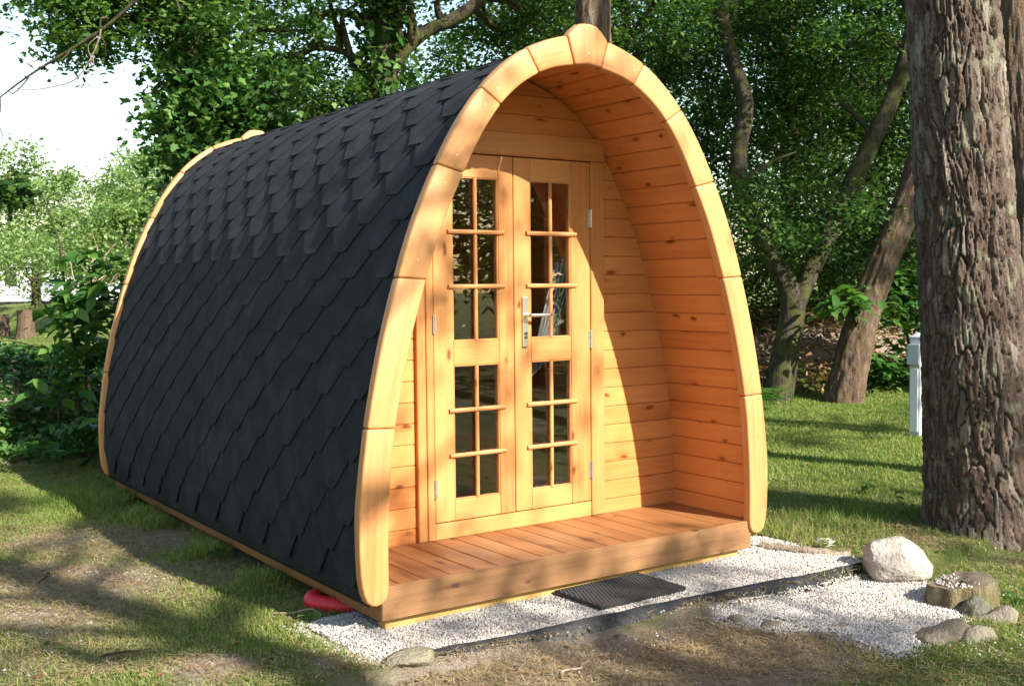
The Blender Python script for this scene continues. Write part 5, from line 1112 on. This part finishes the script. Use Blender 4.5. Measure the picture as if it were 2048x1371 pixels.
# a few fallen twigs, each its own thing
for px, py, l_, az_, lb in ((1150, 1335, .22, .4, 'thin fallen twig on the worn soil in front of the edging'), (1560, 1235, .20, 2.4, 'dark stick lying across the front stones of the gravel'), (250, 1340, .22, .1, 'dark twig in the grass at the bottom left'), (590, 1250, .20, 2.6, 'pale straw coloured twig in the grass near the red duct'), (90, 1180, .16, 1.0, 'short twig on the brown patch at the left')):
    p = onz(px, py, -.05); p[2] = float(gh(p[0], p[1]))+.012; d_ = np.array([math.cos(az_), math.sin(az_), .03])*l_; V, F = limb(-d_/2, d_/2, .006, .003, .04, int(px), 5, 6)
    tag(obj('fallen_twig', fast_mesh('fallen_twig', V, F, None, True), M['twig' if px in (590, 1150) else 'oak_bark'], None, Matrix.Translation(Vector(p))), lb, 'twig', 'fallen twigs')
# weeds: small leafy plants by the pod
def weed(label, px, py, n, sz, h, mat='big_leaf', kd='simple', spread=.05):
    p = onz(px, py, .0); p[2] = float(gh(p[0], p[1])); rs = np.random.default_rng(int(px)); o = empty('weed_plant', p, label, 'plant', 'weeds round the pod'); T0 = Matrix.Translation(Vector(p)); st = []
    tips = []
    for q in range(max(2, n//5)):
        e = np.array([rs.normal(0, spread), rs.normal(0, spread), h*rs.uniform(.5, 1)]); st.append(limb((0, 0, 0), e, .003, .0015, .1, q, 4, 5)); tips += [e*t for t in (.55, .75, .9, 1, 1)]
    V, F = join(st); obj('stem', fast_mesh('stem', V, F, None, True), M['grass'], o, T0)
    obj('foliage', fast_mesh('foliage', *leaves(np.array(tips)[:n], sz, kd, up=.65, rng=rs)), M[mat], o, T0)
weed('leafy green weed growing against the pod sill', 430, 1112, 14, .085, .12)
weed('small sprig under the shingles further back along the sill', 258, 1012, 8, .07, .05)
weed('pale yellowish weed in the grass by the red duct', 642, 1240, 7, .06, .07, 'pale_leaf')
weed('star shaped pale weed in the grass below the sill', 487, 1155, 7, .05, .05, 'pale_leaf')
weed('white leaved little plant between the log and the gravel', 1638, 1102, 9, .055, .09, 'white_flower')
weed('leafy weed at the foot of the thick pine', 1820, 1040, 12, .07, .16)
weed('green weed at the right frame edge beyond the stump', 2030, 1185, 10, .075, .08)
weed('broad leaved weed in the grass right of the deck', 1735, 990, 9, .08, .10)
# fern behind the arch at right and left
def fern(label, base, L_, n, seed):
    rs = np.random.default_rng(seed); o = empty('fern', base, label, 'plant', 'ferns'); P = []; A = []
    for f in range(n):
        a = rs.uniform(0, 6.28); el = rs.uniform(.5, 1.2)
        for t in np.linspace(.12, 1, 26):
            p = np.array([math.cos(a)*t*L_*math.cos(el), math.sin(a)*t*L_*math.cos(el), t*L_*math.sin(el)-.45*L_*t*t])
            for s_ in (-1, 1): P.append(p); A.append(np.array([-math.sin(a)*s_, math.cos(a)*s_, -.2])*3)
    V, F, r = leaves(np.array(P), .15*L_, 'spray', up=.75, axis=np.array(A), rng=rs); obj('frond', fast_mesh('frond', V, F, r), M['fern_leaf'], o, Matrix.Translation(Vector(base)))
fern('green fern in the shade left of the forked oak', gpt(1500, 640, 13.6)+np.array([0, 0, .1]), .75, 9, 31)
fern('fern at the left edge of the ivy mound', gpt(95, 740, 8.9)+np.array([0, 0, .15]), .5, 8, 32)
fern('fern beside the broad leaved shrub', gpt(60, 690, 9.8)+np.array([0, 0, .2]), .5, 7, 33)
